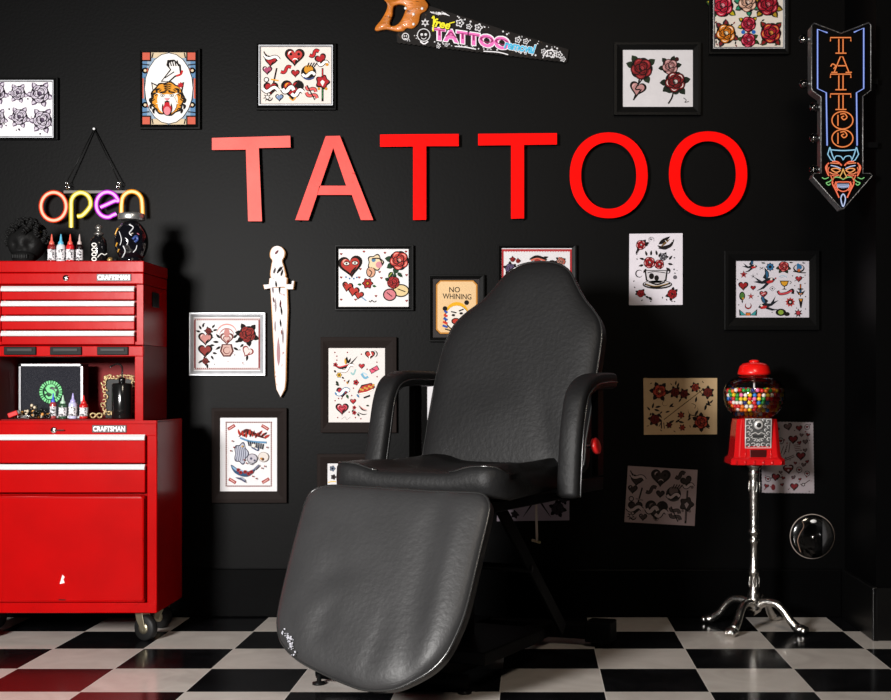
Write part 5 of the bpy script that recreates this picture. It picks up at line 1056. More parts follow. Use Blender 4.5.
def case():
    dd = 4.68; a = (X_(19, dd), Z(420.8, dd)); b = (X_(83, dd), Z(364, dd)); c = ((a[0]+b[0])/2, dd+CAMY, zS)
    t = thing('equipment_case', 'black mesh-faced case with silver edging and round green emblem inside the open compartment', 'case', c); w2 = (b[0]-a[0])/2; H = b[1]-zS; T2 = .03
    MB().box((-w2, 0, 0), (w2, T2*2, H)).build('case_body', mat('black woven case face', (.010, .011, .018), rough=.55, bump=.8, bscale=300, var=.5, vscale=200), t, .002)
    e = MB(); s = .0035
    for p, q in (((-w2, -.003, 0), (-w2+2*s, .004, H)), ((w2-2*s, -.003, 0), (w2, .004, H)), ((-w2, -.003, H-2*s), (w2, .004, H)), ((-w2, -.003, 0), (w2, .004, 2*s))): e.box(p, q)
    e.build('edging', mat('pale aluminium edging', (.60, .60, .62), rough=.35, metal=.4), t)
    for x in (-w2+s, w2-s):
        k = MB().ball((x, -.004, H-s), .0055, 8).build('corner_stud', M_black, t)
    g = mat('green emblem ink', (.10, .50, .16), rough=.5); gx, gz, R = (X_(51, dd)-c[0]), Z(392, dd)-zS, .0425
    def flat(name, polys):
        mb = MB()
        for p in polys: mb.prism([(gx+R*x, gz+R*z) for x, z in p], -.0026, 0)
        return mb.build(name, g, em)
    em = MB().lathe([(0, .0006), (R*1.02, .0006), (R*1.02, 0)], n=40).build('emblem', mat('dark emblem disc', (.01, .035, .02), rough=.5), t, fix=False); em.location = (0, 0, 0)
    for v in em.data.vertices: x, y, z = v.co; v.co = (gx+x, -.0002-z, gz+y)
    polys = []
    for i in range(26):
        a0 = 2*PI*i/26; w_ = .085 if i % 3 else .05; r0, r1 = .70, .97
        polys.append([(r0*math.cos(a0-w_), r0*math.sin(a0-w_)), (r1*math.cos(a0-w_), r1*math.sin(a0-w_)), (r1*math.cos(a0+w_), r1*math.sin(a0+w_)), (r0*math.cos(a0+w_), r0*math.sin(a0+w_))])
    flat('emblem_ring', polys)
    S = smooth([Vector(p) for p in ((.36, .42, 0), (.1, .56, 0), (-.22, .44, 0), (-.2, .16, 0), (.1, .02, 0), (.26, -.16, 0), (.12, -.42, 0), (-.2, -.5, 0), (-.42, -.3, 0))], 5, False)
    poly = []; R_ = []
    for i, p in enumerate(S):
        q = (S[min(len(S)-1, i+1)]-S[max(0, i-1)]).normalized(); wd = .13*math.sin(PI*(i+1)/(len(S)+1))+.04; poly.append((p.x-q.y*wd, p.y+q.x*wd)); R_.append((p.x+q.y*wd, p.y-q.x*wd))
    sg = MB(); n = len(poly)
    sg.add([(gx+R*x, -.0022, gz+R*z) for x, z in poly]+[(gx+R*x, -.0022, gz+R*z) for x, z in R_], [(i, i+1, n+i+1, n+i) for i in range(n-1)]); sg.build('emblem_serpent', g, em)
    flat('emblem_flourish', [[(.3, .3), (.55, .2), (.42, .02)], [(-.3, -.05), (-.55, .1), (-.5, -.2)], [(.3, -.4), (.5, -.35), (.42, -.52)], [(-.1, .2), (-.48, .4), (-.4, .2)]])
case()
def gold_frame():
    dd = 4.71; c = (X_(119, dd), dd+CAMY, zS); gm = mat('antique gilt scrollwork', (.55, .40, .20), rough=.35, metal=.5, var=.5, vscale=90, bump=.5, bscale=150)
    t = thing('ornate_frame', 'antique gold scrollwork frame behind the pump bottle in the open compartment', 'ornate frame', c); w2 = .062; H = Z(376, dd)-zS
    MB().box((-w2+.012, .002, 0), (w2-.012, .010, H-.012)).build('backing', M_black, t)
    mb = MB(); rr = random.Random(2)
    def scroll(x, z, s, q):
        mb.tube([(x+s*(1-f*.8)*math.cos(q+f*5.5), -.003, z+s*(1-f*.8)*math.sin(q+f*5.5)) for f in (i/12 for i in range(13))], .0028, 6)
    for i in range(9): z = .015+i*(H-.025)/8; scroll(-w2+.010+rr.uniform(-.003, .003), z, .011, i*1.3); scroll(w2-.010, z, .010, i*1.7)
    for i in range(8): x = -w2+.014+i*(2*w2-.028)/7; scroll(x, H-.008+.006*math.sin(i*PI/7), .010, i*1.1); scroll(x, .015, .009, i*.9)
    mb.build('scroll_border', gm, t, fix=False)
gold_frame()
def pump():
    dd = 4.60; c = (X_(122, dd), dd+CAMY, zS); H = Z(383, dd)-zS; r = 9.8*dd/F
    t = thing('pump_bottle', 'tall black cylindrical pump bottle with curved spout inside the open compartment', 'pump bottle', c); b = mat('black gloss bottle', (.006, .006, .006), rough=.16, coat=.4)
    MB().lathe([(0, 0), (r*.95, 0), (r, .004), (r, H*.95), (r*.9, H*.99), (r*.35, H), (r*.3, H+.006)], n=36).build('bottle', b, t)
    z = H+.006; MB().tube(smooth([Vector((0, 0, z-.004)), Vector((0, 0, z+.018)), Vector((.001, 0, z+.044)), Vector((-.004, -.002, z+.058)), Vector((-.018, -.006, z+.062)), Vector((-.040, -.014, z+.050))], 5, False), .0032, 8).build('spout', b, t)
    MB().lathe([(.010, z-.003), (.012, z), (.012, z+.010), (.006, z+.014)], n=20).build('collar', b, t)
pump()
def clutter():
    rr = random.Random(11); mb = MB(); cols = [mat('black bead', (.008, .007, .006), rough=.25), mat('amber bead', (.55, .24, .05), rough=.3), mat('cream bead', (.6, .5, .36), rough=.4)]
    cx, cy = X_(34, 4.60), 4.60+CAMY
    for i in range(150):
        f = rr.random(); x = (rr.random()-.5)*.125; h = (1-abs(x)/.075)*.052*rr.random(); y = rr.uniform(-.025, .035); s = rr.uniform(.0035, .006)
        mb.ball((x, y, s+h*(1-abs(y)/.05)), s, 4, cols[0 if rr.random() < .72 else rr.choice((1, 2))])
    o = mb.build('bead_pile', None, fix=False); o.location = (cx, cy, zS); tag(o, 'heap of black and amber beads left of the ink bottles in the open compartment', 'beads'); o['kind'] = 'stuff'
    t = thing('lighter', 'red lighter leaning at the left of the bead heap in the compartment', 'lighter', (X_(15, 4.55), 4.55+CAMY, zS)); M = Matrix.Translation((0, 0, .010)) @ Matrix.Rotation(-.35, 4, 'Y')
    MB().box((-.022, -.006, 0), (.014, .006, .018), M=M).build('lighter_body', mat('red plastic', (.5, .01, .01), rough=.3), t, .003); MB().box((.0145, -.005, .002), (.022, .005, .016), M=M).build('lighter_head', M_chrome, t, .001)
    t = thing('folding_clip', 'silver folding clip lying in front of the bead heap', 'clip', (X_(23.5, 4.535), 4.535+CAMY, zS))
    MB().tube([(-.022, 0, .006), (-.018, 0, .013), (.018, 0, .011), (.024, 0, .005), (.018, 0, .0025), (-.018, 0, .0025)], .0022, 8, True).build('clip_loop', M_chrome, t); MB().box((-.010, -.002, .004), (.012, .002, .010)).build('clip_plate', M_chrome, t, .001)
    gm = mat('antique gilt scrollwork', '')
    for i, (x, lab) in enumerate(((93, 'small tan carved piece just right of the red-nozzled bottle'), (99.5, 'small tan ring-shaped piece left of the pump bottle'))):
        o = MB().tube([(.009*math.cos(u), .003*math.sin(2*u), .011+.008*math.sin(u)) for u in (2*PI*j/14 for j in range(14))], .003, 8, True).build('carved_trinket', gm); o.location = (X_(x, 4.6), 4.6+CAMY, zS); tag(o, lab, 'trinket')
clutter()

# ---------------------------------------------------------------- gumball machine on its stand
def gumball_machine():
    DG = 4.72; cx, cy = X_(754.2, DG), DG+CAMY; z = lambda y: Z(y, DG); k = DG/F
    t = thing('gumball_machine', 'red gumball machine with glass globe on an ornate silver pedestal stand', 'gumball machine', (cx, cy, 0))
    R = 30.5*k; zc_ = z(393.5); ztop, zbot = z(375), z(419.5)
    prof = [(11*k, ztop)]; 
    for i in range(1, 14):
        a = PI*i/14; r = R*math.sin(a)**.62; zz = zc_+(ztop-zc_ if math.cos(a) > 0 else zc_-zbot)*math.cos(a); prof.append((max(r, (11 if i < 7 else 16)*k), zz))
    prof.append((19*k, zbot))
    g = MB().lathe(prof, n=48); g.f = g.f[:-2]; g.m = g.m[:-2]; g.sm = g.sm[:-2]; g.build('glass_globe', glassy('globe glass', (.97, .97, .97), rough=.01, ior=1.42), t)
    MB().tube([(0, 0, z(420)), (0, 0, z(374))], .0035, 12).build('centre_rod', M_white, t)
    MB().lathe([(12*k, z(375.5)), (16.4*k, z(374.3)), (16.4*k, z(372.5)), (14.6*k, z(366.5)), (11.5*k, z(363.6)), (6*k, z(362.4)), (0, z(362))], n=40).build('lid', mat('bright red lid', (.80, .008, .006), rough=.28, coat=.3), t)
    MB().lathe([(5*k, z(363)), (5*k, z(360.6)), (3*k, z(359.8)), (0, z(359.7))], n=20).build('lid_lock', mat('bright red lid', ''), t)
    # body: tapering square casting with chamfered corners and stepped foot
    def sect(w, zz, ch=.18): 
        c = w*ch; return [(x, y, zz) for x, y in ((-w+c, -w), (w-c, -w), (w, -w+c), (w, w-c), (w-c, w), (-w+c, w), (-w, w-c), (-w, -w+c))]
    mb = MB(); lv = [(17*k, 418.6), (19.5*k, 418.4), (19.8*k, 420.2), (20.5*k, 424), (22.6*k, 450), (23.4*k, 456), (25.5*k, 457.5), (26.5*k, 458.6), (26.8*k, 463.6), (20*k, 463.8)]
    vs = [p for w_, y in lv for p in sect(w_, z(y))]; n = 8
    mb.add(vs, [(i*n+j, i*n+(j+1) % n, (i+1)*n+(j+1) % n, (i+1)*n+j) for i in range(len(lv)-1) for j in range(n)]+[list(range(n)), list(range((len(lv)-1)*n, len(lv)*n))])
    body = mb.build('base_casting', M_gummed, t, .003)
    rb_ = MB()
    for x in (-12.6, 12.6): rb_.tube([(x*k, -22.2*k, z(449)), (x*k, -23.0*k, z(457))], .004, 8)
    for i in range(6): x = -22+i*8.8; rb_.tube([(x*k, -27*k, z(459)), (x*k, -27*k, z(463.2))], .003, 6)
    rb_.build('cast_ribs', M_gummed, body)
    # coin plate, tilted with the casting's front
    tl = math.atan2(2.1*k, (450-424)*k); M = Matrix.Translation((0, -21.9*k-.002, z(432.5))) @ Matrix.Rotation(tl, 4, 'X')
    pm = mat('embossed coin plate metal', (.66, .65, .64), rough=.4, metal=.3, var=.2, vscale=60); pg_ = mat('darkened plate ground', (.10, .10, .10), rough=.4, metal=.5, var=.5, vscale=90, bump=.3, bscale=200); hw, hh = 13.2*k, 15*k; pl = MB().box((-hw, -.003, -hh), (hw, .003, hh), M=M).build('coin_plate', pg_, t, .0015)
    dk = mat('dark slot', (.01, .01, .01), rough=.5); orn = MB(); rr = random.Random(5)
    def scr(x, zz, s, q, d=1): orn.tube([(x+s*(1-f*.8)*math.cos(q+d*f*5), -.0045, zz+s*(1-f*.8)*math.sin(q+d*f*5)) for f in (i/10 for i in range(11))], .0017, 5, M=M)
    for q in (-1, 1):
        for (x, y, s) in ((9.5, 12, 2.6), (10, 6, 2.4), (9.5, 0, 2.2), (10, -6, 2.4), (9.5, -12, 2.4), (0, -12, 2.2), (1.6, -7, 2.0), (7, -3.5, 1.8), (7, 3, 1.8), (7.5, 8.5, 2.0), (4.5, -11.5, 2.6), (4, -6.5, 2), (5, 13, 1.8)): scr(q*x*k, y*k, s*k, .5 if q > 0 else PI-.5, q)
    orn.tube([(hw*a, -.004, hh*b) for a, b in ((-.95, -.95), (.95, -.95), (.95, .95), (-.95, .95))], .0022, 5, True, M=M)
    orn.tube(smooth([Vector((-7*k, -.0045, -1*k)), Vector((-3*k, -.0045, .8*k)), Vector((0, -.0045, -.6*k)), Vector((3*k, -.0045, .8*k)), Vector((7*k, -.0045, -1*k))], 4, False), .0018, 6, M=M)
    orn.build('plate_scrollwork', pm, pl, fix=False)
    MB().box((-7*k, -.0036, -3.4*k), (7*k, -.0028, -1.8*k), M=M).build('coin_slot', dk, pl)
    kn = MB().lathe([(0, 0), (4.6*k, 0), (4.6*k, .006), (3.6*k, .010), (0, .010)], n=24, M=M @ Matrix.Translation((0, -.003, 8.5*k)) @ Matrix.Rotation(PI/2, 4, 'X')); kn.build('turn_knob', pm, pl)
    MB().lathe([(0, .0101), (2.4*k, .0101), (2.4*k, .0104), (0, .0104)], n=20, M=M @ Matrix.Translation((0, -.003, 8.5*k)) @ Matrix.Rotation(PI/2, 4, 'X')).build('knob_recess', dk, pl)
    MB().box((-8*k, -23.6*k, z(457)), (8*k, -22.2*k, z(448.6))).build('chute_door', mat('dark chute', (.05, .002, .002), rough=.3), t, .001)
    # pedestal
    ped = [(0, z(464)), (8*k, z(464)), (8.4*k, z(466.5)), (6*k, z(468)), (5.2*k, z(471)), (5.9*k, z(472)), (5.9*k, z(474)), (4.9*k, z(477)), (5.3*k, z(481)), (5.2*k, z(490)), (4.7*k, z(500)), (4.3*k, z(515)), (4.0*k, z(524)), (4.6*k, z(526)), (3.7*k, z(528)), (5.9*k, z(531)), (6.0*k, z(533)), (3.9*k, z(535)), (4.0*k, z(538)), (5.6*k, z(540)), (5.3*k, z(542)), (4.0*k, z(544)), (4.2*k, z(556)), (4.9*k, z(569)), (6.0*k, z(571)), (6.1*k, z(573)), (4.6*k, z(575)), (4.7*k, z(588)), (5.6*k, z(591)), (6.8*k, z(594)), (6.2*k, z(596)), (7.6*k, z(599)), (8.0*k, z(602)), (6.4*k, z(604)), (8.6*k, z(606)), (6.6*k, z(611)), (2.4*k, z(614)), (0, z(616))]
    ped = MB().lathe(ped, n=32).build('pedestal', M_cast, t)
    og = MB()
    for q in range(4):
        a = q*PI/2-PI/2
        for (y0, y1, w_) in ((480, 492, 2.0), (576, 587, 1.8)):
            M2 = Matrix.Rotation(a+PI/2, 4, 'Z'); c0 = (z(y0)+z(y1))/2; hz_ = (z(y0)-z(y1))/2
            og.tube([(w_*k*math.cos(u), -5.3*k if y0 < 500 else -4.8*k, c0+hz_*math.sin(u)) for u in (2*PI*j/14 for j in range(14))], .0013, 5, True, M=M2)
    og.build('raised_ornament', M_cast, ped, fix=False)
    for dx, dy in ((-.150, .105), (-.104, -.150), (.146, -.102), (.102, .150)):
        r = math.hypot(dx, dy); a = math.atan2(dy, dx); M2 = Matrix.Rotation(a, 4, 'Z')
        pts = smooth([Vector(p) for p in ((.018, 0, .088), (.045, 0, .100), (.085, 0, .098), (.115, 0, .076), (.140, 0, .044), (r-.014, 0, .022))], 5, False)
        n = len(pts); l = MB().tube(pts, [.0185-.0045*abs(math.sin(PI*i/n)) for i in range(n)], 12, M=M2).build('leg', M_cast, t)
        ft = MB(); ft.ball((r, 0, .017), (.027, .024, .017), 10, M=M2)
        for s in (-1, 0, 1): ft.ball((r+.017, s*.013, .013), (.013, .009, .013), 7, M=M2)
        ft.build('claw_foot', M_cast, l, fix=False)
        oo = MB()
        for i in range(5, n-5, 3): oo.ball(tuple(pts[i]+Vector((0, 0, .008))), (.006, .005, .0035), 5, M=M2)
        oo.build('leg_leafwork', M_cast, l, fix=False)
    # gumballs, each one a thing; the ones lying against the glass and on top
    cols = (('yellow', 'f0cf20', 5), ('red', 'd81e22', 6), ('white', 'f0ece6', 4), ('orange', 'f07820', 4), ('green', '1f9a3c', 3), ('blue', '2480d8', 3), ('pink', 'f078b0', 2), ('dark blue', '1c2c78', 1))
    pool = [c for c in cols for _ in range(c[2])]; rr = random.Random(21); rad = .0078; protos = {}
    def rin(zz):
        best = 0
        for (r0, z0), (r1, z1) in zip(prof, prof[1:]):
            if min(z0, z1) <= zz <= max(z0, z1) and abs(z1-z0) > 1e-6: best = max(best, r0+(r1-r0)*(zz-z0)/(z1-z0))
        return best-rad*1.15
    placed = 0; zz = zbot+rad*1.1; layer = 0; top = z(391)
    while zz < top:
        Rr = min(rin(zz), rin(zz+rad*.6), rin(zz-rad*.6)); rw = Rr; ring = 0; last = zz+rad*1.7 >= top
        while rw > rad*.9 and (ring < 1 or last):
            nn = int(2*PI*rw/(rad*2.08)); ph = rr.random()*6
            for j in range(nn):
                a = ph+2*PI*j/nn; x, y = rw*math.cos(a), rw*math.sin(a)
                if y > rad*2.5: continue
                if math.hypot(x, y) < .0035+rad: continue
                cname, hx, _ = rr.choice(pool)
                if cname not in protos:
                    o = MB().ball((0, 0, 0), rad, 8).build('gumball', mat('gumball '+cname, hx, rough=.28, coat=.4, var=.05)); protos[cname] = o
                else: o = protos[cname].copy(); C.objects.link(o)
                o.location = (cx+x, cy+y, zz+(rr.uniform(0, rad*.8) if last else rr.uniform(-rad*.12, rad*.12)))
                tag(o, cname+' gumball among the others in the glass globe', 'gumball', cname+' gumballs in the glass globe'); placed += 1
            rw -= rad*2.05; ring += 1
        zz += rad*1.74; layer += 1
    return placed
NG = gumball_machine()

# ---------------------------------------------------------------- the chair
CA = math.radians(-25); CO = Vector((-.235, 4.0+CAMY, 0))
chair = thing('tattoo_chair', 'large black padded tattoo chair with curved arms and a lowered footrest', 'chair', tuple(CO), CA)
MI = (Matrix.Translation(CO) @ Matrix.Rotation(CA, 4, 'Z')).inverted()
camL = MI @ CAM
def on_plane(px, py, p0, n):      # chair-local point where the sight line meets a plane
    dr_ = MI.to_3x3() @ ray(px, py); s = (Vector(p0)-camL).dot(n)/dr_.dot(n); return camL+dr_*s
M_leather = mat('black leather', (.028, .028, .029), rough=.44, bump=.11, bscale=75, var=.25, vscale=9, spec=.30)
M_leather_shaded = mat('black leather shaded', (.011, .011, .0115), rough=.5, bump=.14, bscale=75, var=.2, vscale=9, spec=.2)  # same leather, shade put into the colour for dimmer-lit back, seat and arms
M_piping = mat('leather piping', (.02, .02, .02), rough=.22, spec=.8)
def pad(name, outline, p0, ax, az, front, back, parent, m, pip=True, dent=None, N=120, hp=8):
    """upholstered pad: outline is local 3D points on a plane; ax across, az up, front face bulges along nrm"""
    ax = Vector(ax).normalized(); az = Vector(az).normalized(); nr = ax.cross(az).normalized()
    if nr.y > 0: nr = -nr
    P = [((q-p0).dot(ax), (q-p0).dot(az)) for q in outline]; P = resample([Vector((a, b, 0)) for a, b in P], N)
    c = Vector((sum(p.x for p in P)/N, sum(p.y for p in P)/N, 0)); V = []
    fr = [1.0, .985, .96, .92, .86, .78, .68, .56, .44, .32, .2, .09]
    W3 = lambda a, b, h: Vector(p0)+ax*a+az*b+nr*h
    rings = []
    for f in fr:
        h = front*(1-f**hp)**.5
        for p in P:
            q = c+(p-c)*f; V.append(W3(q.x, q.y, h+(dent(q.x, q.y) if dent and f < .97 else 0)))
    nf = len(fr); V.append(W3(c.x, c.y, front+(dent(c.x, c.y) if dent else 0))); top = len(V)-1
    for f, h in ((1.0, -back*.3), (.995, -back*.75), (.97, -back*.95), (.92, -back)):
        for p in P: q = c+(p-c)*f; V.append(W3(q.x, q.y, h))
    F_ = []
    for i in range(nf-1): F_ += [(i*N+j, i*N+(j+1) % N, (i+1)*N+(j+1) % N, (i+1)*N+j) for j in range(N)]
    F_ += [((nf-1)*N+j, (nf-1)*N+(j+1) % N, top) for j in range(N)]
    b0 = top+1; F_ += [(j, b0+j, b0+(j+1) % N, (j+1) % N) for j in range(N)]
    for i in range(3): F_ += [(b0+i*N+j, b0+(i+1)*N+j, b0+(i+1)*N+(j+1) % N, b0+i*N+(j+1) % N) for j in range(N)]
    F_.append([b0+3*N+j for j in range(N)])
    mb = MB(); mb.add(V, F_, None, True); o = mb.build(name, m, parent)
    if pip: MB().tube([W3(p.x, p.y, .001) for p in P], .0042, 8, True).build('piping', M_piping, o)
    return o
# footrest
st, zt_, sb, zb_ = .35, .585, .60, .085
f0 = Vector((0, -st, zt_)); faz = Vector((0, -(st-sb), zt_-zb_)).normalized(); fn_ = Vector((1, 0, 0)).cross(faz).normalized()
fo = [(322, 487.5), (336, 486), (380, 488.3), (430, 491.5), (476, 493.2), (485, 496), (489.5, 504), (488, 518), (478, 560), (466, 610), (456, 636), (446, 655), (432, 670), (412, 682), (392, 689.5), (366, 690), (344, 683), (318, 671), (297, 659), (283, 644), (278.5, 630), (279, 612), (287, 575), (297, 535), (306, 503), (312, 492)]
fo3 = smooth([on_plane(x, y, f0, fn_) for x, y in fo], 6)
def g2(x, y, cx_, cy_, sx, sy, rot=0):
    c_, s_ = math.cos(rot), math.sin(rot); u = (x-cx_)*c_+(y-cy_)*s_; v = -(x-cx_)*s_+(y-cy_)*c_; return math.exp(-(u/sx)**2-(v/sy)**2)
def fdent(a, b):
    return -.011*g2(a, b, .160, -.22, .032, .30, .02)+.005*g2(a, b, .225, -.2, .028, .3)-.010*g2(a, b, -.124, -.40, .018, .045, .55)+.005*g2(a, b, -.165, -.38, .03, .05)-.005*g2(a, b, -.14, -.24, .025, .03, .5)-.004*g2(a, b, -.13, -.27, .04, .03)-.005*g2(a, b, .07, -.43, .02, .10, -.25)+.004*g2(a, b, -.05, -.3, .07, .06)+.003*g2(a, b, .2, -.2, .05, .3)
fr_ = pad('footrest', fo3, f0, (1, 0, 0), faz, .028, .045, chair, M_leather, dent=fdent)
rr = random.Random(8); sc_ = MB()
for i in range(46):     # scuffed patch, worn through to the pale backing
    px, py = 286+rr.gauss(0, 2.6)+i*.16, 632+i*.45+rr.gauss(0, 2.2); q = on_plane(px, py, f0+fn_*(-1 if fn_.y > 0 else 1)*.0235, fn_); s = rr.uniform(.0012, .0034); n = 7
    ang = [rr.uniform(.6, 1.3) for _ in range(n)]; a3 = [q+Vector((1, 0, 0))*s*ang[j]*math.cos(2*PI*j/n)+faz*s*ang[j]*math.sin(2*PI*j/n) for j in range(n)]; nn = fn_*(-1 if fn_.y > 0 else 1)
    sc_.add([tuple(p+nn*.0022) for p in a3], [list(range(n))])
sc_.build('scuff_patch', ink('a8a8b0'), fr_, fix=False)
# seat
def seat():
    mb = MB(); us = [i/24 for i in range(25)]; x0, x1 = -.272, .302; V = []; prof_n = 0; ss = [(.302, 0), (.300, -.5), (.296, -.9), (.285, -1)]
    def top(u):          # height of the seat's top across its width, with side bolsters
        return .645+.022*(1/(1+math.exp(-(u-.17)*60)))+.022*(1/(1+math.exp((u+.15)*60)))
    rows = []
    for s, zz in ((.29, .572), (.303, .580), (.306, .605), (.303, .628), (.292, .0), (.27, .003), (.2, .004), (.1, .0), (0, -.004), (-.15, -.004), (-.30, 0)):
        r = []
        for q in us:
            u = x0+(x1-(.07*max(0, min(1, (.2-s)/.2)))-x0)*q; e = min(q, 1-q)*2*(x1-x0)/2; rnd = .026*max(0, 1-e/.035)**2
            T_ = top(u); z_ = T_+zz-.006 if zz < .1 else .572+(T_-.012-.572)*(zz-.572)/.060
            sh = .05*max(0, 1-e/.05)**2 if s > .25 else 0
            r.append(Vector((u, -(s-sh), z_-rnd*(1 if zz < .1 else .3))))
        rows.append(r)
    rows.append([Vector((p.x, p.y, .560)) for p in rows[-1]]); V = [p for r in rows for p in r]; n = len(us)
    F_ = [(i*n+j, i*n+j+1, (i+1)*n+j+1, (i+1)*n+j) for i in range(len(rows)-1) for j in range(n-1)]
    F_.append([i*n for i in range(len(rows))]); F_.append([i*n+n-1 for i in range(len(rows))]); F_.append(list(range(n))+[(len(rows)-1)*n+j for j in range(n-1, -1, -1)])
    mb.add(V, F_, None, True); o = mb.build('seat', M_leather_shaded, chair)
    for a, b in ((0, 7), (17, 24)): MB().tube([rows[4][j]+Vector((0, -.001, .002)) for j in range(a, b+1)], .0028, 6).build('piping', M_piping, o)
    MB().box((-.24, -.27, .53), (.27, .30, .562)).build('seat_pan', M_steelblk, chair, .004)
seat()
# backrest
b0 = Vector((0, .30, .66)); b1 = Vector((0, .48, 1.30)); baz = (b1-b0).normalized(); bn = Vector((1, 0, 0)).cross(baz).normalized()
bo = [(424, 466), (427, 432), (431, 408), (437, 375), (443, 352), (448, 338), (455, 325), (466, 314), (480, 303.5), (491, 293), (501, 281), (512, 270), (523, 264.5), (538, 262), (553, 262.8), (563, 266), (571, 273.5), (577, 286), (585, 300), (594, 311), (600, 321), (602, 334), (600, 352), (597, 372), (592, 405), (586, 440), (582, 468), (560, 472), (500, 474), (446, 472)]
bo3 = smooth([on_plane(x, y, b0, bn) for x, y in bo], 6)
def bdent(a, b): return .008*g2(a, b, -.03, .12, .15, .10)-.006*g2(a, b, .16, .1, .03, .12, .3)
bk = pad('backrest', bo3, b0, (1, 0, 0), baz, .030, .06, chair, M_leather_shaded, dent=bdent, hp=10)
MB().tube([tuple(b0+Vector((s*.12, .065, -.1))) for s in (-1, 1)], .012, 10).build('back_pivot', M_steelblk, chair)
for s in (-1, 1): MB().box((s*.15-.015, -.01, -.02), (s*.15+.015, .008, .50), M=Matrix.Translation(b0+Vector((0, .075, -.06))) @ Matrix.Rotation(-math.atan2(.18, .64), 4, 'X')).build('back_bar', M_steelblk, chair, .002)
# arms: padded bar that runs forward and curves down, with an inner metal bracket
def arm(u, front, name='armrest'):
    path = smooth([Vector((u, -s, z)) for s, z in front], 7, False); n = len(path); mb = MB(); V = []
    hw, ht = .036, .027; pr = []
    K2 = 16
    for k_ in range(K2):
        a = 2*PI*k_/K2; c_, s_ = math.cos(a), math.sin(a); pr.append((hw*math.copysign(abs(c_)**.55, c_), ht*math.copysign(abs(s_)**.55, s_)))
    for i, p in enumerate(path):
        tg = (path[min(n-1, i+1)]-path[max(0, i-1)]).normalized(); side = Vector((1, 0, 0)); up = side.cross(tg).normalized()
        e = min(i, n-1-i)/(n-1); k2 = min(1, .55+e*12) if e < .04 else 1
        V += [p+side*a*k2+up*b*k2 for a, b in pr]
    F_ = [(i*K2+j, i*K2+(j+1) % K2, (i+1)*K2+(j+1) % K2, (i+1)*K2+j) for i in range(n-1) for j in range(K2)]+[list(range(K2)), list(range((n-1)*K2, n*K2))]
    mb.add(V, F_, None, True); o = mb.build(name, M_leather_shaded, chair)
    s = 1 if True else -1; pt = []
    for i in range(2, n-1):
        p = path[i]; tg = (path[min(n-1, i+1)]-path[i-1]).normalized(); up = Vector((1, 0, 0)).cross(tg).normalized(); sgn = 1 if up.z > 0 or up.y < 0 else -1
        pt.append(p+Vector((.0365, 0, 0))+up*.004)
    MB().tube(pt, .0028, 6).build('piping', M_piping, o)
    return o
arm(-.335, [(-.43, .912), (-.33, .914), (-.22, .912), (-.155, .890), (-.120, .835), (-.095, .74), (-.070, .64), (-.062, .60)])
arm(.340, [(-.43, .905), (-.33, .905), (-.235, .895), (-.165, .862), (-.135, .80), (-.115, .72), (-.10, .60), (-.095, .545)])
for s, u in ((-1, -.335), (1, .34)):
    MB().box((u-.012, .30, .60), (u+.012, .35, .90)).build('arm_post', M_steelblk, chair, .003)
    MB().box((u-.012, .125, .555), (u+.012, .35, .595)).build('arm_rail', M_steelblk, chair, .003)
    MB().box((min(u, s*.20), .12, .54), (max(u, s*.20), .16, .559)).build('arm_bracket', M_steelblk, chair, .002)
# red release knob behind the right arm, adjusting rod under the seat
kp = on_plane(596, 446, (.375, .2, .7), Vector((.42, -.9, 0)).normalized())
MB().tube([(.352, kp.y, kp.z-.002), (kp.x, kp.y, kp.z)], .006, 10).build('release_knob_shaft', M_chrome, chair)
MB().lathe([(0, -.009), (.021, -.009), (.026, -.004), (.026, .005), (.019, .009), (0, .009)], n=24, M=Matrix.Translation(kp) @ Matrix.Rotation(PI/2-.25, 4, 'Y')).build('release_knob', mat('red plastic', ''), chair)['label'] = 'red release knob'
rp = on_plane(536, 500, (0, .25, .5), Vector((.42, -.9, 0)).normalized()); rq = on_plane(537, 541, (0, .25, .5), Vector((.42, -.9, 0)).normalized())
rod = MB().tube([(rp.x, rp.y, .56), rp, rq], .0042, 8).build('adjusting_rod', mat('aged nickel rod', (.55, .45, .38), rough=.35, metal=.1), chair)
MB().tube([rq+Vector((-.018, 0, .002)), rq+Vector((.012, 0, -.004))], .0045, 8).build('rod_handle', mat('aged brass handle', (.55, .42, .22), rough=.3, metal=.1), rod)
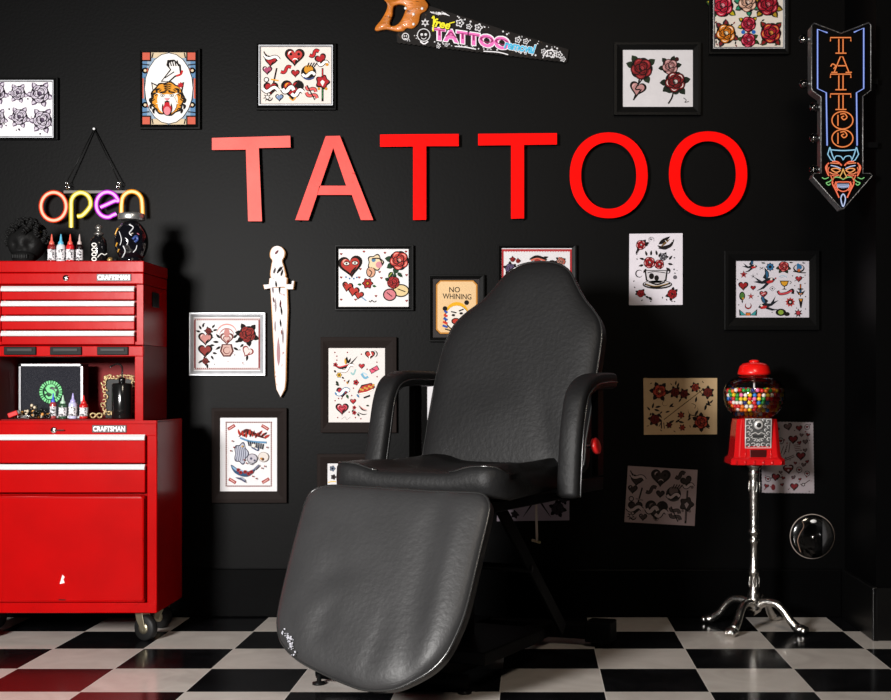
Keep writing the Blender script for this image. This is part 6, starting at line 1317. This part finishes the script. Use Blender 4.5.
# lifting frame: crossed struts between seat pan and base
for u in (-.17, .21):
    for a, b in (((-.30, .10), (.16, .535)),):
        p, q = Vector((u+(.02 if a[0] < 0 else 0), -a[0], a[1])), Vector((u+(.02 if a[0] < 0 else 0), -b[0], b[1])); dv = q-p; L = dv.length
        M = Matrix.Translation(p) @ dv.to_track_quat('Z', 'X').to_matrix().to_4x4()
        MB().box((-.022, -.006, 0), (.022, .006, L), M=M).build('lift_strut', M_steelblk, chair, .002)
MB().tube([(-.18, .04, .33), (.24, .04, .33)], .012, 12).build('cross_shaft', M_steelblk, chair)
MB().box((-.03, -.02, .10), (.04, .05, .535)).build('lift_column', M_steelblk, chair, .006)
for u in (-.2, .24):
    p, q = Vector((u, -.26, .53)), Vector((u, -.46, .25)); dv = q-p
    MB().box((-.015, -.005, 0), (.015, .005, dv.length), M=Matrix.Translation(p) @ dv.to_track_quat('Z', 'X').to_matrix().to_4x4()).build('footrest_link', M_steelblk, chair, .002)
# base: two cross feet joined by long rails
def wl(X, d, z): return MI @ Vector((X, d+CAMY, z))
def bar(name, a, b, w_, h, m=M_steelblk, par=chair):
    dv = (b-a); yaw = math.atan2(dv.y, dv.x); M = Matrix.Translation(a) @ Matrix.Rotation(yaw, 4, 'Z'); L = math.hypot(dv.x, dv.y)
    return MB().box((0, -w_/2, 0), (L, w_/2, h), M=M).build(name, m, par, .004)
RA, RB = wl(-.31, 4.58, .025), wl(.235, 4.40, .025); bar('rear_foot', RA, RB, .06, .05)
FA, FB = wl(-.640, 3.86, .022), wl(-.185, 3.72, .022)
ff = MB().tube([FA, FB], .022, 16); ff.v = [v+Vector((0, 0, .012)) for v in ff.v]; ff.build('front_foot', M_steelblk, chair)
for (X, d) in ((-.635, 3.84), (-.195, 3.725)):
    p = wl(X, d, 0); MB().lathe([(0, 0), (.020, 0), (.020, .006), (.007, .009), (.007, .03)], c=tuple(p), n=16).build('levelling_foot', M_black, chair)
for X, d in ((-.29, 4.575), (.22, 4.41)):
    p = wl(X, d, 0); MB().lathe([(0, 0), (.020, 0), (.020, .010), (.008, .014), (.008, .03)], c=tuple(p), n=16).build('levelling_foot', M_black, chair)
bar('base_rail', wl(-.50, 3.82, .03), wl(-.16, 4.53, .03), .05, .05); bar('base_rail', wl(-.28, 3.76, .03), wl(.06, 4.46, .03), .05, .05)
M2 = MI @ Matrix.Translation((.235, 4.40+CAMY, 0)) @ Matrix.Rotation(math.atan2(-.18, .545), 4, 'Z')
MB().box((-.045, -.045, .018), (.045, .045, .088), M=M2).build('foot_end_block', M_steelblk, chair, .005)
MB().box((-.16, -.20, .075), (.20, .22, .115)).build('base_plate', M_steelblk, chair, .004)
